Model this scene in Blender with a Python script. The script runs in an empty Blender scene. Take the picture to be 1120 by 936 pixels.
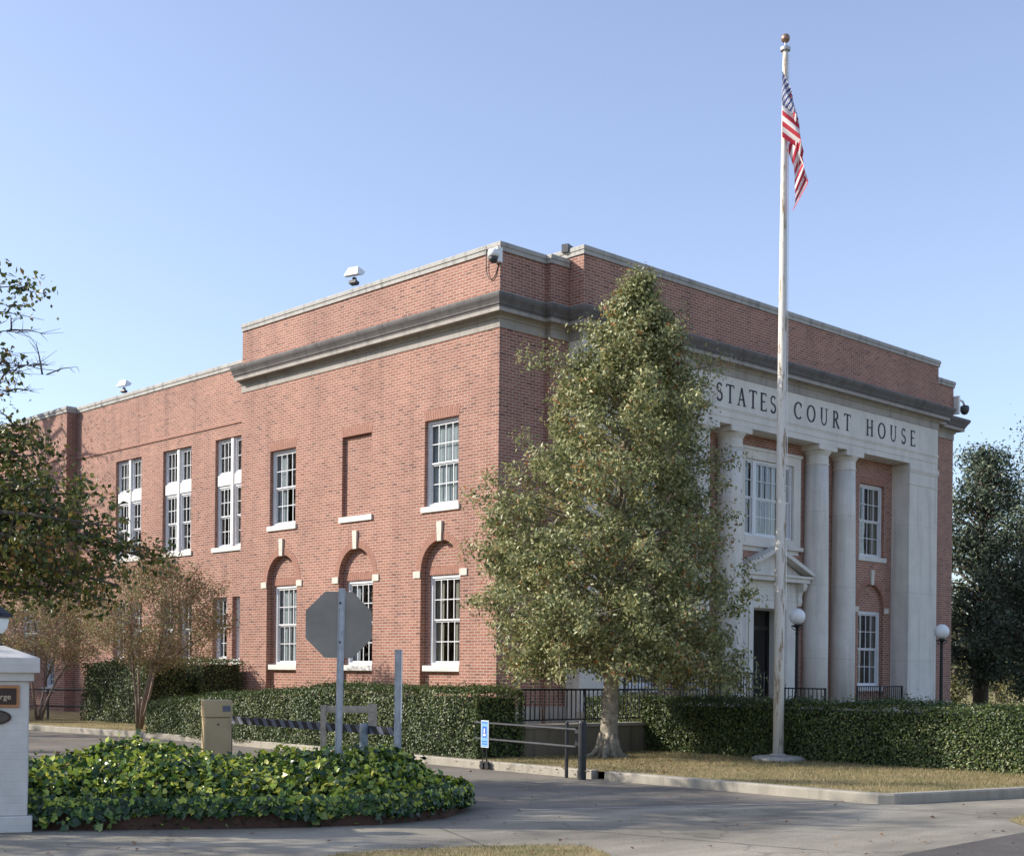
import bpy, bmesh, math, random
import numpy as np
from mathutils import Vector, Matrix
random.seed(7)
RNG = np.random.default_rng(11)
S = bpy.context.scene
C = S.collection
R_ = math.radians
# ------------------------------------------------------------------ camera
F, ROLL, EYE, D0 = 1485.0, 0.0103, 1.6, 30.0
TH = R_(43.7)
E1 = (math.cos(TH), math.sin(TH)); E2 = (-math.sin(TH), math.cos(TH))
AX, AY = -0.35172, 30.0
def P(X, Y, z=0.0):      # camera-ground frame (X right, Y ahead) -> world (x along the front, y along the side)
    return Vector(((X-AX)*E1[0]+(Y-AY)*E1[1], (X-AX)*E2[0]+(Y-AY)*E2[1], z))
def ray(px, py):
    u = px-560; v = 734-py
    return ((u-ROLL*v)/F, (v+ROLL*u)/F)
def PZ(px, py, z=0.0):
    a, b = ray(px, py); d = (z-EYE)/b
    return P(a*d, d, z)
def PD(px, py, d):
    a, b = ray(px, py)
    return P(a*d, d, EYE+b*d)
cam = bpy.data.cameras.new('camera'); cam.lens = F/1120*36; cam.sensor_width = 36
cam.shift_y = 266/1120; cam.clip_end = 3000; cam.clip_start = 0.1
co = bpy.data.objects.new('camera', cam); C.objects.link(co)
co.matrix_world = Matrix.Translation(P(0, 0, EYE)) @ Matrix.Rotation(-TH, 4, 'Z') @ Matrix.Rotation(R_(90), 4, 'X') @ Matrix.Rotation(ROLL, 4, 'Z')
S.camera = co
# ------------------------------------------------------------------ light
SUN_EL = R_(28)
sd = Vector((-E1[0]*math.cos(SUN_EL), -E2[0]*math.cos(SUN_EL), math.sin(SUN_EL)))
W = bpy.data.worlds.new("World"); S.world = W; W.use_nodes = True
nt = W.node_tree
sky = nt.nodes.new('ShaderNodeTexSky'); sky.sky_type = 'NISHITA'; sky.sun_disc = False
sky.sun_elevation = SUN_EL; sky.sun_rotation = math.atan2(sd.x, sd.y)
sky.air_density = 1.0; sky.dust_density = 1.3; sky.ozone_density = 4.0
hs = nt.nodes.new('ShaderNodeHueSaturation'); hs.inputs['Saturation'].default_value = 0.79; hs.inputs['Hue'].default_value = 0.508
nt.links.new(sky.outputs[0], hs.inputs['Color']); nt.links.new(hs.outputs[0], nt.nodes['Background'].inputs[0])
nt.nodes['Background'].inputs[1].default_value = 0.15
sl = bpy.data.lights.new('sun', 'SUN'); sl.energy = 3.5; sl.angle = R_(0.5); sl.color = (1.0, 0.93, 0.83)
so = bpy.data.objects.new('sun', sl); C.objects.link(so)
so.rotation_euler = sd.to_track_quat('Z', 'Y').to_euler()
S.view_settings.view_transform = 'Standard'; S.view_settings.look = 'None'
S.view_settings.exposure = 0.82; S.view_settings.gamma = 1.0; S.view_settings.use_curve_mapping = False
S.render.engine = 'CYCLES'
S.cycles.max_bounces = 8; S.cycles.transparent_max_bounces = 12

# ------------------------------------------------------------------ materials
def mat(name):
    m = bpy.data.materials.new(name); m.use_nodes = True
    t = m.node_tree; b = t.nodes['Principled BSDF']
    return m, t, b
def N(t, typ, **kw):
    n = t.nodes.new(typ)
    for k, v in kw.items():
        if k.startswith('i_'):
            key = k[2:]
            key = int(key) if key.isdigit() else key.replace('_', ' ')
            n.inputs[key].default_value = v
        else: setattr(n, k, v)
    return n
def ramp(t, fac, stops, interp='LINEAR'):
    r = t.nodes.new('ShaderNodeValToRGB'); r.color_ramp.interpolation = interp
    e = r.color_ramp.elements
    while len(e) < len(stops): e.new(0.5)
    for el, (p, c) in zip(e, stops):
        el.position = p; el.color = (c[0], c[1], c[2], 1)
    t.links.new(fac, r.inputs[0]); return r.outputs[0]
def mixc(t, f, a, b, mode='MIX'):
    m = t.nodes.new('ShaderNodeMix'); m.data_type = 'RGBA'; m.blend_type = mode
    if isinstance(f, float): m.inputs[0].default_value = f
    else: t.links.new(f, m.inputs[0])
    for s, i in ((a, 6), (b, 7)):
        if isinstance(s, tuple): m.inputs[i].default_value = (*s, 1)
        else: t.links.new(s, m.inputs[i])
    return m.outputs[2]
def noise(t, vec, scale, detail=4, rough=0.5):
    n = N(t, 'ShaderNodeTexNoise'); n.inputs['Scale'].default_value = scale
    n.inputs['Detail'].default_value = detail; n.inputs['Roughness'].default_value = rough
    if vec is not None: t.links.new(vec, n.inputs['Vector'])
    return n.outputs[0]
def pos(t): return t.nodes.new('ShaderNodeNewGeometry').outputs['Position']
def mapping(t, vec, scale=(1, 1, 1), rot=(0, 0, 0), loc=(0, 0, 0)):
    m = t.nodes.new('ShaderNodeMapping'); m.inputs['Scale'].default_value = scale
    m.inputs['Rotation'].default_value = rot; m.inputs['Location'].default_value = loc
    t.links.new(vec, m.inputs[0]); return m.outputs[0]
def bump(t, b, h, strength=0.3, dist=0.02):
    n = t.nodes.new('ShaderNodeBump'); n.inputs['Strength'].default_value = strength
    n.inputs['Distance'].default_value = dist
    t.links.new(h, n.inputs['Height']); t.links.new(n.outputs[0], b.inputs['Normal'])
def plain(name, col, rough=0.6, metal=0.0, var=0.12, vs=6.0):
    m, t, b = mat(name)
    n = noise(t, pos(t), vs, 5, 0.6)
    lo = tuple(c*(1-var) for c in col); hi = tuple(min(1, c*(1+var)) for c in col)
    t.links.new(ramp(t, n, [(0.3, lo), (0.7, hi)]), b.inputs['Base Color'])
    b.inputs['Roughness'].default_value = rough; b.inputs['Metallic'].default_value = metal
    return m
def brick_mat(name):
    m, t, b = mat(name)
    g = t.nodes.new('ShaderNodeNewGeometry')
    sp = t.nodes.new('ShaderNodeSeparateXYZ'); t.links.new(g.outputs['Position'], sp.inputs[0])
    sn = t.nodes.new('ShaderNodeSeparateXYZ'); t.links.new(g.outputs['True Normal'], sn.inputs[0])
    ab = N(t, 'ShaderNodeMath', operation='ABSOLUTE'); t.links.new(sn.outputs[0], ab.inputs[0])
    gt = N(t, 'ShaderNodeMath', operation='GREATER_THAN'); t.links.new(ab.outputs[0], gt.inputs[0]); gt.inputs[1].default_value = 0.6
    mx = t.nodes.new('ShaderNodeMix'); mx.data_type = 'FLOAT'
    t.links.new(gt.outputs[0], mx.inputs[0]); t.links.new(sp.outputs[0], mx.inputs[2]); t.links.new(sp.outputs[1], mx.inputs[3])
    cb = t.nodes.new('ShaderNodeCombineXYZ'); t.links.new(mx.outputs[0], cb.inputs[0]); t.links.new(sp.outputs[2], cb.inputs[1])
    def br(c1, c2, mo, bias=0.0, ms=0.010):
        k = N(t, 'ShaderNodeTexBrick'); t.links.new(cb.outputs[0], k.inputs['Vector'])
        k.inputs['Scale'].default_value = 1; k.inputs['Brick Width'].default_value = 0.208
        k.inputs['Row Height'].default_value = 0.0677; k.inputs['Mortar Size'].default_value = ms*0.5
        k.inputs['Mortar Smooth'].default_value = 0.25; k.inputs['Bias'].default_value = bias
        k.inputs['Color1'].default_value = (*c1, 1); k.inputs['Color2'].default_value = (*c2, 1); k.inputs['Mortar'].default_value = (*mo, 1)
        return k
    k = br((0.262, 0.106, 0.072), (0.338, 0.152, 0.106), (0.45, 0.385, 0.32), 0.0, 0.015)
    # second tone: noisy, elongated along the courses, to break the regularity of single bricks
    def mt(op, a, b):
        n = N(t, 'ShaderNodeMath', operation=op)
        for i, q in enumerate((a, b)):
            if isinstance(q, (int, float)): n.inputs[i].default_value = q
            elif q is not None: t.links.new(q, n.inputs[i])
        return n.outputs[0]
    row = mt('FLOOR', mt('DIVIDE', sp.outputs[2], 0.0677), None)
    par = mt('FLOORED_MODULO', row, 2.0)
    xx_ = mt('ADD', mt('DIVIDE', mx.outputs[0], 0.208), mt('MULTIPLY', mt('SUBTRACT', 1.0, par), 0.5))
    cv = t.nodes.new('ShaderNodeCombineXYZ'); t.links.new(xx_, cv.inputs[0]); t.links.new(row, cv.inputs[1]); v = cv.outputs[0]
    vo = N(t, 'ShaderNodeTexWhiteNoise')
    fl = N(t, 'ShaderNodeVectorMath', operation='FLOOR'); t.links.new(v, fl.inputs[0]); t.links.new(fl.outputs[0], vo.inputs['Vector'])
    dark = ramp(t, vo.outputs['Value'], [(0.0, (0.62, 0.60, 0.63)), (0.05, (0.72, 0.70, 0.72)), (0.10, (0.92, 0.91, 0.91)), (0.85, (1.04, 1.04, 1.04)), (1.0, (1.16, 1.15, 1.12))])
    c = mixc(t, 1.0, k.outputs['Color'], dark, 'MULTIPLY')
    c = mixc(t, k.outputs['Fac'], c, (0.46, 0.395, 0.33))
    big = noise(t, mapping(t, g.outputs['Position'], (1, 1, 0.6)), 0.55, 6, 0.65)
    c = mixc(t, 1.0, c, ramp(t, big, [(0.25, (0.80, 0.79, 0.80)), (0.5, (1, 1, 1)), (0.75, (1.13, 1.12, 1.10))]), 'MULTIPLY')
    st = noise(t, mapping(t, g.outputs['Position'], (2.5, 2.5, 0.15)), 1.0, 4, 0.6)
    c = mixc(t, 1.0, c, ramp(t, st, [(0.30, (0.80, 0.80, 0.81)), (0.45, (0.97, 0.97, 0.97)), (0.7, (1.05, 1.05, 1.04))]), 'MULTIPLY')
    t.links.new(c, b.inputs['Base Color']); b.inputs['Roughness'].default_value = 0.9
    inv = N(t, 'ShaderNodeMath', operation='SUBTRACT'); inv.inputs[0].default_value = 1; t.links.new(k.outputs['Fac'], inv.inputs[1])
    bump(t, b, inv.outputs[0], 0.5, 0.006)
    return m
def stone_mat(name, col=(0.56, 0.53, 0.47), stain=0.55, sc=1.0, joint=0):
    m, t, b = mat(name); p = pos(t)
    a = noise(t, p, 1.3*sc, 8, 0.65); s = noise(t, mapping(t, p, (2.2, 2.2, 0.16)), 1.4*sc, 6, 0.65); f = noise(t, p, 38, 3, 0.7)
    c = ramp(t, a, [(0.3, tuple(x*0.87 for x in col)), (0.7, tuple(min(1, x*1.08) for x in col))])
    k = 1-stain
    c = mixc(t, 1.0, c, ramp(t, s, [(0.30, (k, k, k*1.02)), (0.50, (1, 1, 1)), (1, (1, 1, 1))]), 'MULTIPLY')
    c = mixc(t, 1.0, c, ramp(t, f, [(0.3, (0.9, 0.9, 0.9)), (0.7, (1.06, 1.06, 1.06))]), 'MULTIPLY')
    if joint:
        sp = t.nodes.new('ShaderNodeSeparateXYZ'); t.links.new(p, sp.inputs[0])
        md = N(t, 'ShaderNodeMath', operation='PINGPONG'); t.links.new(sp.outputs[2], md.inputs[0]); md.inputs[1].default_value = joint/2
        c = mixc(t, 1.0, c, ramp(t, md.outputs[0], [(0.0, (0.80, 0.79, 0.77)), (0.006, (0.84, 0.83, 0.82)), (0.010, (1, 1, 1))]), 'MULTIPLY')
    t.links.new(c, b.inputs['Base Color']); b.inputs['Roughness'].default_value = 0.85
    bump(t, b, f, 0.25, 0.005)
    return m
def leaf_mat(name, stops, rough=0.42, trans=0.3, spec=0.5):
    m, t, b = mat(name)
    g = t.nodes.new('ShaderNodeNewGeometry')
    r = g.outputs['Random Per Island']
    big = noise(t, g.outputs['Position'], 0.9, 3, 0.5)
    ad = N(t, 'ShaderNodeMath', operation='MULTIPLY_ADD'); t.links.new(big, ad.inputs[0]); ad.inputs[1].default_value = 0.7
    sb = N(t, 'ShaderNodeMath', operation='SUBTRACT'); t.links.new(r, sb.inputs[0]); sb.inputs[1].default_value = 0.35
    t.links.new(sb.outputs[0], ad.inputs[2])
    c = ramp(t, ad.outputs[0], stops)
    t.links.new(c, b.inputs['Base Color']); b.inputs['Roughness'].default_value = rough
    b.inputs['Specular IOR Level'].default_value = spec
    tr = t.nodes.new('ShaderNodeBsdfTranslucent'); t.links.new(c, tr.inputs[0])
    mx = t.nodes.new('ShaderNodeMixShader'); mx.inputs[0].default_value = trans
    t.links.new(b.outputs[0], mx.inputs[1]); t.links.new(tr.outputs[0], mx.inputs[2])
    t.links.new(mx.outputs[0], t.nodes['Material Output'].inputs[0])
    return m
def ground_mat(name, stops, scale, fine=60, rough=0.95, spots=None, bs=0.3, stretch=(1, 1, 1), rot=(0, 0, 0)):
    m, t, b = mat(name); p = pos(t)
    a = noise(t, mapping(t, p, stretch, rot), scale, 8, 0.62)
    f = noise(t, p, fine, 4, 0.75)
    c = ramp(t, a, stops)
    c = mixc(t, 1.0, c, ramp(t, f, [(0.25, (0.60, 0.60, 0.60)), (0.75, (1.36, 1.36, 1.36))]), 'MULTIPLY')
    if spots:
        s = noise(t, p, spots[0], 5, 0.6)
        c = mixc(t, 1.0, c, ramp(t, s, [(0.38, (1, 1, 1)), (0.62, (spots[1],)*3)]), 'MULTIPLY')
    if len(spots or ()) > 2:   # cracks
        vo = N(t, 'ShaderNodeTexVoronoi', feature='DISTANCE_TO_EDGE'); vo.inputs['Scale'].default_value = spots[2]
        wn = N(t, 'ShaderNodeTexNoise'); wn.inputs['Scale'].default_value = 2.5; t.links.new(p, wn.inputs['Vector'])
        av = N(t, 'ShaderNodeVectorMath', operation='ADD'); t.links.new(p, av.inputs[0])
        sc_ = N(t, 'ShaderNodeVectorMath', operation='SCALE'); sc_.inputs[3].default_value = 0.5
        t.links.new(wn.outputs[1], sc_.inputs[0]); t.links.new(sc_.outputs[0], av.inputs[1]); t.links.new(av.outputs[0], vo.inputs['Vector'])
        c = mixc(t, 1.0, c, ramp(t, vo.outputs['Distance'], [(0.0, (0.66, 0.66, 0.66)), (0.006, (1, 1, 1))]), 'MULTIPLY')
    t.links.new(c, b.inputs['Base Color']); b.inputs['Roughness'].default_value = rough
    b.inputs['Specular IOR Level'].default_value = 0.3
    bump(t, b, f, bs, 0.01)
    return m
def glass_mat(name):
    m, t, b = mat(name); t.nodes.remove(b)
    lw = t.nodes.new('ShaderNodeLayerWeight'); lw.inputs['Blend'].default_value = 0.5
    pw = N(t, 'ShaderNodeMath', operation='POWER'); t.links.new(lw.outputs['Facing'], pw.inputs[0]); pw.inputs[1].default_value = 3.0
    fr = N(t, 'ShaderNodeMath', operation='MULTIPLY'); t.links.new(pw.outputs[0], fr.inputs[0]); fr.inputs[1].default_value = 0.85
    ad = N(t, 'ShaderNodeMath', operation='ADD'); t.links.new(fr.outputs[0], ad.inputs[0]); ad.inputs[1].default_value = 0.08
    tr = t.nodes.new('ShaderNodeBsdfTransparent'); tr.inputs[0].default_value = (0.74, 0.78, 0.78, 1)
    gl = t.nodes.new('ShaderNodeBsdfGlossy'); gl.inputs['Roughness'].default_value = 0.03
    wv = noise(t, pos(t), 1.6, 2, 0.5)
    bp = t.nodes.new('ShaderNodeBump'); bp.inputs['Strength'].default_value = 0.10; bp.inputs['Distance'].default_value = 0.03
    t.links.new(wv, bp.inputs['Height']); t.links.new(bp.outputs[0], gl.inputs['Normal'])
    mx = t.nodes.new('ShaderNodeMixShader'); t.links.new(ad.outputs[0], mx.inputs[0])
    t.links.new(tr.outputs[0], mx.inputs[1]); t.links.new(gl.outputs[0], mx.inputs[2])
    t.links.new(mx.outputs[0], t.nodes['Material Output'].inputs[0])
    return m
M = {}
M['brick'] = brick_mat('red_brick')
M['archbrick'] = plain('arch_brick', (0.33, 0.168, 0.122), 0.9, 0, 0.16, 9)
M['stone'] = stone_mat('limestone', (0.68, 0.645, 0.575), 0.18)
M['shaft'] = stone_mat('limestone_blocks', (0.68, 0.645, 0.575), 0.24, 1.0, 2.05)
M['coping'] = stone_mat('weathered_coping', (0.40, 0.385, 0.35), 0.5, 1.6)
M['cornice'] = stone_mat('weathered_shaded_cornice', (0.36, 0.33, 0.29), 0.35, 1.2)  # weathered stone, with the shade under the cornice also darkened into the tone
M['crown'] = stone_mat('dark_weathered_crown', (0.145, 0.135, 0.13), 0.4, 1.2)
M['conc'] = stone_mat('cast_concrete', (0.42, 0.39, 0.34), 0.45, 2)
M['oldconc'] = stone_mat('stained_old_concrete', (0.20, 0.165, 0.115), 0.5, 2)
M['kerb'] = stone_mat('kerb_concrete', (0.36, 0.325, 0.26), 0.30, 1.4)
M['whitew'] = plain('white_window_paint', (0.68, 0.69, 0.70), 0.45, 0, 0.05)
M['whitestone'] = plain('pale_sill_stone', (0.62, 0.605, 0.56), 0.7, 0, 0.08)
M['keyst'] = plain('cream_block_stone', (0.58, 0.54, 0.46), 0.8, 0, 0.12)
M['glass'] = glass_mat('window_glass')
M['curtain'] = plain('curtain_cloth', (0.44, 0.47, 0.49), 0.9, 0, 0.1, 2)
M['curtain_warm'] = plain('curtain_cloth_warm', (0.33, 0.30, 0.24), 0.9, 0, 0.15, 2)
M['inside'] = plain('dark_interior', (0.02, 0.02, 0.022), 0.9)
M['doorframe'] = plain('dark_door_metal', (0.03, 0.025, 0.022), 0.4, 0.3)
M['iron'] = plain('black_iron', (0.018, 0.018, 0.020), 0.45, 0.4)
M['letter'] = plain('dark_incised_letter', (0.045, 0.045, 0.055), 0.8, 0, 0.3, 5)
M['roof'] = plain('flat_roof_felt', (0.12, 0.12, 0.12), 0.95)
M['galv'] = plain('galvanised_steel', (0.42, 0.44, 0.47), 0.5, 0.45, 0.2, 12)
M['signback'] = plain('sign_back_aluminium', (0.30, 0.265, 0.22), 0.75, 0.0, 0.14, 3)
M['tanmetal'] = plain('tan_painted_metal', (0.46, 0.345, 0.19), 0.55, 0, 0.12, 3)
M['tandark'] = plain('tan_joint', (0.18, 0.12, 0.06), 0.6)
M['wood'] = plain('weathered_wood', (0.40, 0.33, 0.26), 0.85, 0, 0.3, 14)
M['greypost'] = plain('grey_painted_post', (0.20, 0.235, 0.26), 0.6, 0.1, 0.4, 14)
M['darkpost'] = plain('dark_painted_steel', (0.028, 0.029, 0.032), 0.5, 0.3, 0.2)
M['pipe'] = plain('dull_pipe', (0.08, 0.08, 0.085), 0.5, 0.5, 0.2)
M['globe'] = plain('white_lamp_globe', (0.80, 0.82, 0.80), 0.35, 0, 0.03)
M['bark'] = plain('pale_bark', (0.27, 0.235, 0.18), 0.95, 0, 0.5, 7)
M['darkbark'] = plain('dark_bark', (0.10, 0.08, 0.065), 0.95, 0, 0.35, 9)
M['myrtlebark'] = plain('smooth_tan_bark', (0.23, 0.165, 0.125), 0.8, 0, 0.35, 7)
M['soil'] = plain('dark_soil', (0.035, 0.027, 0.02), 1.0, 0, 0.4, 8)
M['edging'] = plain('brown_edging', (0.075, 0.038, 0.026), 0.9, 0, 0.35, 5)
M['blue'] = plain('blue_sign', (0.03, 0.12, 0.48), 0.45, 0, 0.04)
M['bluelite'] = plain('pale_blue_sign', (0.20, 0.40, 0.80), 0.45, 0, 0.04)
M['white'] = plain('white_paint', (0.78, 0.78, 0.76), 0.5, 0, 0.05)
M['black'] = plain('black_paint', (0.015, 0.015, 0.018), 0.5)
M['striplite'] = plain('faded_white_stripe', (0.115, 0.125, 0.16), 0.6, 0, 0.1)
M['plaque'] = plain('dark_bronze_plaque', (0.045, 0.026, 0.018), 0.45, 0.3)
M['gold'] = plain('bronze_gold', (0.42, 0.20, 0.09), 0.45, 0.5, 0.15)
M['plaqueletter'] = plain('plaque_letter', (0.62, 0.52, 0.36), 0.5, 0.2, 0.1)
M['ball'] = plain('bronze_ball', (0.30, 0.19, 0.14), 0.45, 0.6)
def pole_mat():
    m, t, b = mat('peeling_white_pole'); p = pos(t)
    n = noise(t, mapping(t, p, (9, 9, 1.1)), 1.6, 7, 0.7)
    c = ramp(t, n, [(0.0, (0.72, 0.70, 0.66)), (0.54, (0.66, 0.63, 0.57)), (0.60, (0.30, 0.21, 0.13)), (0.68, (0.36, 0.30, 0.22)), (0.76, (0.62, 0.60, 0.55))])
    t.links.new(c, b.inputs['Base Color']); b.inputs['Roughness'].default_value = 0.75; return m
M['pole'] = pole_mat()
M['pillar'] = None
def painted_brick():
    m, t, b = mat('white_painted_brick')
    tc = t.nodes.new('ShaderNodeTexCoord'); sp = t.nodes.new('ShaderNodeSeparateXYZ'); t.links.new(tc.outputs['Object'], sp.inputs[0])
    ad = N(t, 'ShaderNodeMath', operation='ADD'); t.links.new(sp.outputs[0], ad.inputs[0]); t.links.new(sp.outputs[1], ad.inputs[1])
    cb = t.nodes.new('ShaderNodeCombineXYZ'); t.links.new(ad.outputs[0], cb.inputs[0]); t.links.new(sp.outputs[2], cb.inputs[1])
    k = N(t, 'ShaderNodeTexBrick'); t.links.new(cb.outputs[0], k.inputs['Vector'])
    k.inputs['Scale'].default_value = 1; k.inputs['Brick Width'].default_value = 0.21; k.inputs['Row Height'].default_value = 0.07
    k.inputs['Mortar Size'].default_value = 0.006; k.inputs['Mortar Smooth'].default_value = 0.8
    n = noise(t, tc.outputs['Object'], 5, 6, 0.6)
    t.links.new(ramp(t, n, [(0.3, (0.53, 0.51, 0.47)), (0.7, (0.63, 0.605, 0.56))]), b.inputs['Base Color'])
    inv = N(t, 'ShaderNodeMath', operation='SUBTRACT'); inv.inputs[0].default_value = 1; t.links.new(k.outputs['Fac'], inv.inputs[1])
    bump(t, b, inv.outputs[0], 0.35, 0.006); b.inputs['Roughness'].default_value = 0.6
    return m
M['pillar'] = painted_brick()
M['holly'] = leaf_mat('holly_leaves', [(0.0, (0.095, 0.122, 0.045)), (0.35, (0.22, 0.245, 0.095)), (0.7, (0.39, 0.39, 0.18)), (0.965, (0.50, 0.46, 0.22)), (1.0, (0.40, 0.17, 0.06))], 0.42, 0.33)
M['hedge'] = leaf_mat('hedge_leaves', [(0.0, (0.034, 0.060, 0.014)), (0.5, (0.064, 0.100, 0.022)), (0.85, (0.125, 0.165, 0.04)), (1.0, (0.26, 0.26, 0.09))], 0.45, 0.2)
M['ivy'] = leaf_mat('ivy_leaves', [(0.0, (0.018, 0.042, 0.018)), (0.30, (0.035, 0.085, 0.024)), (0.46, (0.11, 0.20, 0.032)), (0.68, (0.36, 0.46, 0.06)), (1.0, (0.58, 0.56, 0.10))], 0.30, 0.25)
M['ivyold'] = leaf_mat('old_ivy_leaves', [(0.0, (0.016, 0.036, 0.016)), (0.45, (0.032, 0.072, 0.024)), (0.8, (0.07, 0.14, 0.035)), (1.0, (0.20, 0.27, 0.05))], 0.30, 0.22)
M['oak'] = leaf_mat('oak_leaves', [(0.0, (0.045, 0.068, 0.018)), (0.5, (0.11, 0.14, 0.03)), (0.8, (0.25, 0.25, 0.055)), (1.0, (0.38, 0.20, 0.07))], 0.38, 0.35)
M['myrtle'] = leaf_mat('myrtle_leaves', [(0.0, (0.22, 0.13, 0.07)), (0.4, (0.32, 0.21, 0.12)), (0.68, (0.36, 0.29, 0.14)), (1.0, (0.24, 0.30, 0.10))], 0.6, 0.3)
M['pine'] = leaf_mat('dark_evergreen_needles', [(0.0, (0.035, 0.058, 0.034)), (0.6, (0.07, 0.10, 0.058)), (1.0, (0.16, 0.18, 0.10))], 0.6, 0.15)
M['sunshrub'] = leaf_mat('yellow_green_shrub_leaves', [(0.0, (0.12, 0.14, 0.05)), (0.6, (0.22, 0.23, 0.09)), (1.0, (0.36, 0.32, 0.14))], 0.5, 0.35)
M['grassblade'] = leaf_mat('grass_blades', [(0.0, (0.11, 0.125, 0.04)), (0.4, (0.24, 0.21, 0.09)), (0.8, (0.42, 0.32, 0.17)), (1.0, (0.50, 0.40, 0.24))], 0.7, 0.3)
M['deadleaf'] = leaf_mat('fallen_leaves', [(0.0, (0.10, 0.05, 0.03)), (0.6, (0.26, 0.14, 0.07)), (1.0, (0.40, 0.27, 0.14))], 0.8, 0.1)
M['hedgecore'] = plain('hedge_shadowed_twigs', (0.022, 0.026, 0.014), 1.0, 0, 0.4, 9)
M['lawn'] = ground_mat('dry_lawn', [(0.3, (0.15, 0.145, 0.055)), (0.5, (0.30, 0.24, 0.115)), (0.75, (0.42, 0.32, 0.17))], 1.3, 45, 1.0, bs=0.8)
M['asphalt'] = ground_mat('driveway_asphalt', [(0.3, (0.185, 0.163, 0.132)), (0.7, (0.265, 0.235, 0.19))], 1.3, 42, 0.9, (0.55, 0.70, 0.45), 0.4, (0.35, 1.6, 1), (0, 0, R_(43)))
M['street'] = ground_mat('street_asphalt', [(0.3, (0.10, 0.088, 0.08)), (0.7, (0.155, 0.138, 0.122))], 1.5, 40, 0.9, (0.35, 0.8), 0.6)
M['paving'] = ground_mat('pavement_concrete', [(0.25, (0.215, 0.192, 0.148)), (0.5, (0.325, 0.292, 0.228)), (0.75, (0.43, 0.388, 0.308))], 1.2, 42, 0.9, (0.5, 0.66, 0.22), 0.3, (0.35, 1.5, 1), (0, 0, R_(43)))
M['joint'] = plain('pale_joint_mortar', (0.42, 0.40, 0.36), 0.9)
M['jointdark'] = plain('dark_joint', (0.07, 0.065, 0.06), 0.95)

# ------------------------------------------------------------------ mesh helpers
ID = lambda v: v
class MB:
    def __init__(s, f=ID): s.v = []; s.f = []; s.fn = f; s.uv = None
    def add(s, vs, fs):
        k = len(s.v); s.v += [tuple(s.fn(Vector(v))) for v in vs]; s.f += [tuple(i+k for i in q) for q in fs]; return s
    def box(s, x0, x1, y0, y1, z0, z1):
        return s.add([(x0,y0,z0),(x1,y0,z0),(x1,y1,z0),(x0,y1,z0),(x0,y0,z1),(x1,y0,z1),(x1,y1,z1),(x0,y1,z1)],
              [(0,3,2,1),(4,5,6,7),(0,1,5,4),(1,2,6,5),(2,3,7,6),(3,0,4,7)])
    def quad(s, a, b, c, d): return s.add([a,b,c,d], [(0,1,2,3)])
    def lathe(s, prof, n=24, c=(0,0,0)):   # profile [(r,z)]
        vs = []; fs = []
        for r, z in prof:
            for i in range(n):
                a = 2*math.pi*i/n; vs.append((c[0]+r*math.cos(a), c[1]+r*math.sin(a), c[2]+z))
        for j in range(len(prof)-1):
            for i in range(n):
                k = (i+1) % n; fs.append((j*n+i, j*n+k, (j+1)*n+k, (j+1)*n+i))
        fs.append(tuple(range(n-1, -1, -1))); m = (len(prof)-1)*n; fs.append(tuple(range(m, m+n)))
        return s.add(vs, fs)
    def tube(s, pts, rads, n=8, cap=True):
        pts = [Vector(p) for p in pts]
        if not hasattr(rads, '__len__'): rads = [rads]*len(pts)
        vs = []; fs = []; up = Vector((0.13, 0.31, 0.94))
        for i, p in enumerate(pts):
            d = (pts[min(i+1, len(pts)-1)]-pts[max(i-1, 0)]).normalized()
            a = d.cross(up)
            if a.length < 0.05: a = d.cross(Vector((1, 0, 0)))
            a.normalize(); b = d.cross(a)
            for k in range(n):
                t = 2*math.pi*k/n; vs.append(p + (a*math.cos(t)+b*math.sin(t))*rads[i])
        for i in range(len(pts)-1):
            for k in range(n):
                q = (k+1) % n; fs.append((i*n+k, i*n+q, (i+1)*n+q, (i+1)*n+k))
        if cap:
            fs.append(tuple(range(n-1, -1, -1))); m = (len(pts)-1)*n; fs.append(tuple(range(m, m+n)))
        return s.add(vs, fs)
    def prism(s, poly, z0, z1):            # poly [(x,y)] extruded along z
        n = len(poly)
        return s.add([(x, y, z0) for x, y in poly]+[(x, y, z1) for x, y in poly],
              [tuple(range(n-1, -1, -1)), tuple(range(n, 2*n))]+[(i, (i+1) % n, n+(i+1) % n, n+i) for i in range(n)])
    def build(s, name, m, parent=None, smooth=False, loc=None, rotz=0, recalc=True, bevel=0):
        me = bpy.data.meshes.new(name); me.from_pydata(s.v, [], s.f); me.update()
        if name == 'wall':
            bm = bmesh.new(); bm.from_mesh(me); bmesh.ops.remove_doubles(bm, verts=bm.verts, dist=1e-4); bm.to_mesh(me); bm.free()
        if recalc or bevel:
            bm = bmesh.new(); bm.from_mesh(me)
            if bevel:
                bmesh.ops.remove_doubles(bm, verts=bm.verts, dist=1e-5)
                bmesh.ops.bevel(bm, geom=[e for e in bm.edges if e.is_manifold and e.calc_face_angle(0) > 0.6], offset=bevel, segments=1, affect='EDGES')
            bmesh.ops.recalc_face_normals(bm, faces=bm.faces); bm.to_mesh(me); bm.free()
        if smooth:
            me.polygons.foreach_set('use_smooth', [True]*len(me.polygons))
        me.materials.append(m)
        o = bpy.data.objects.new(name, me); C.objects.link(o)
        if parent: o.parent = parent
        if loc is not None: o.location = loc
        o.rotation_euler.z = rotz
        return o
def tag(o, label=None, cat=None, group=None, kind=None):
    if label: o['label'] = label
    if cat: o['category'] = cat
    if group: o['group'] = group
    if kind: o['kind'] = kind
    return o
def thing(name, label, cat, loc=(0, 0, 0), rotz=0, group=None):
    o = bpy.data.objects.new(name, None); C.objects.link(o); o.location = loc; o.rotation_euler.z = rotz
    o.empty_display_size = 0.3
    return tag(o, label, cat, group)
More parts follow.
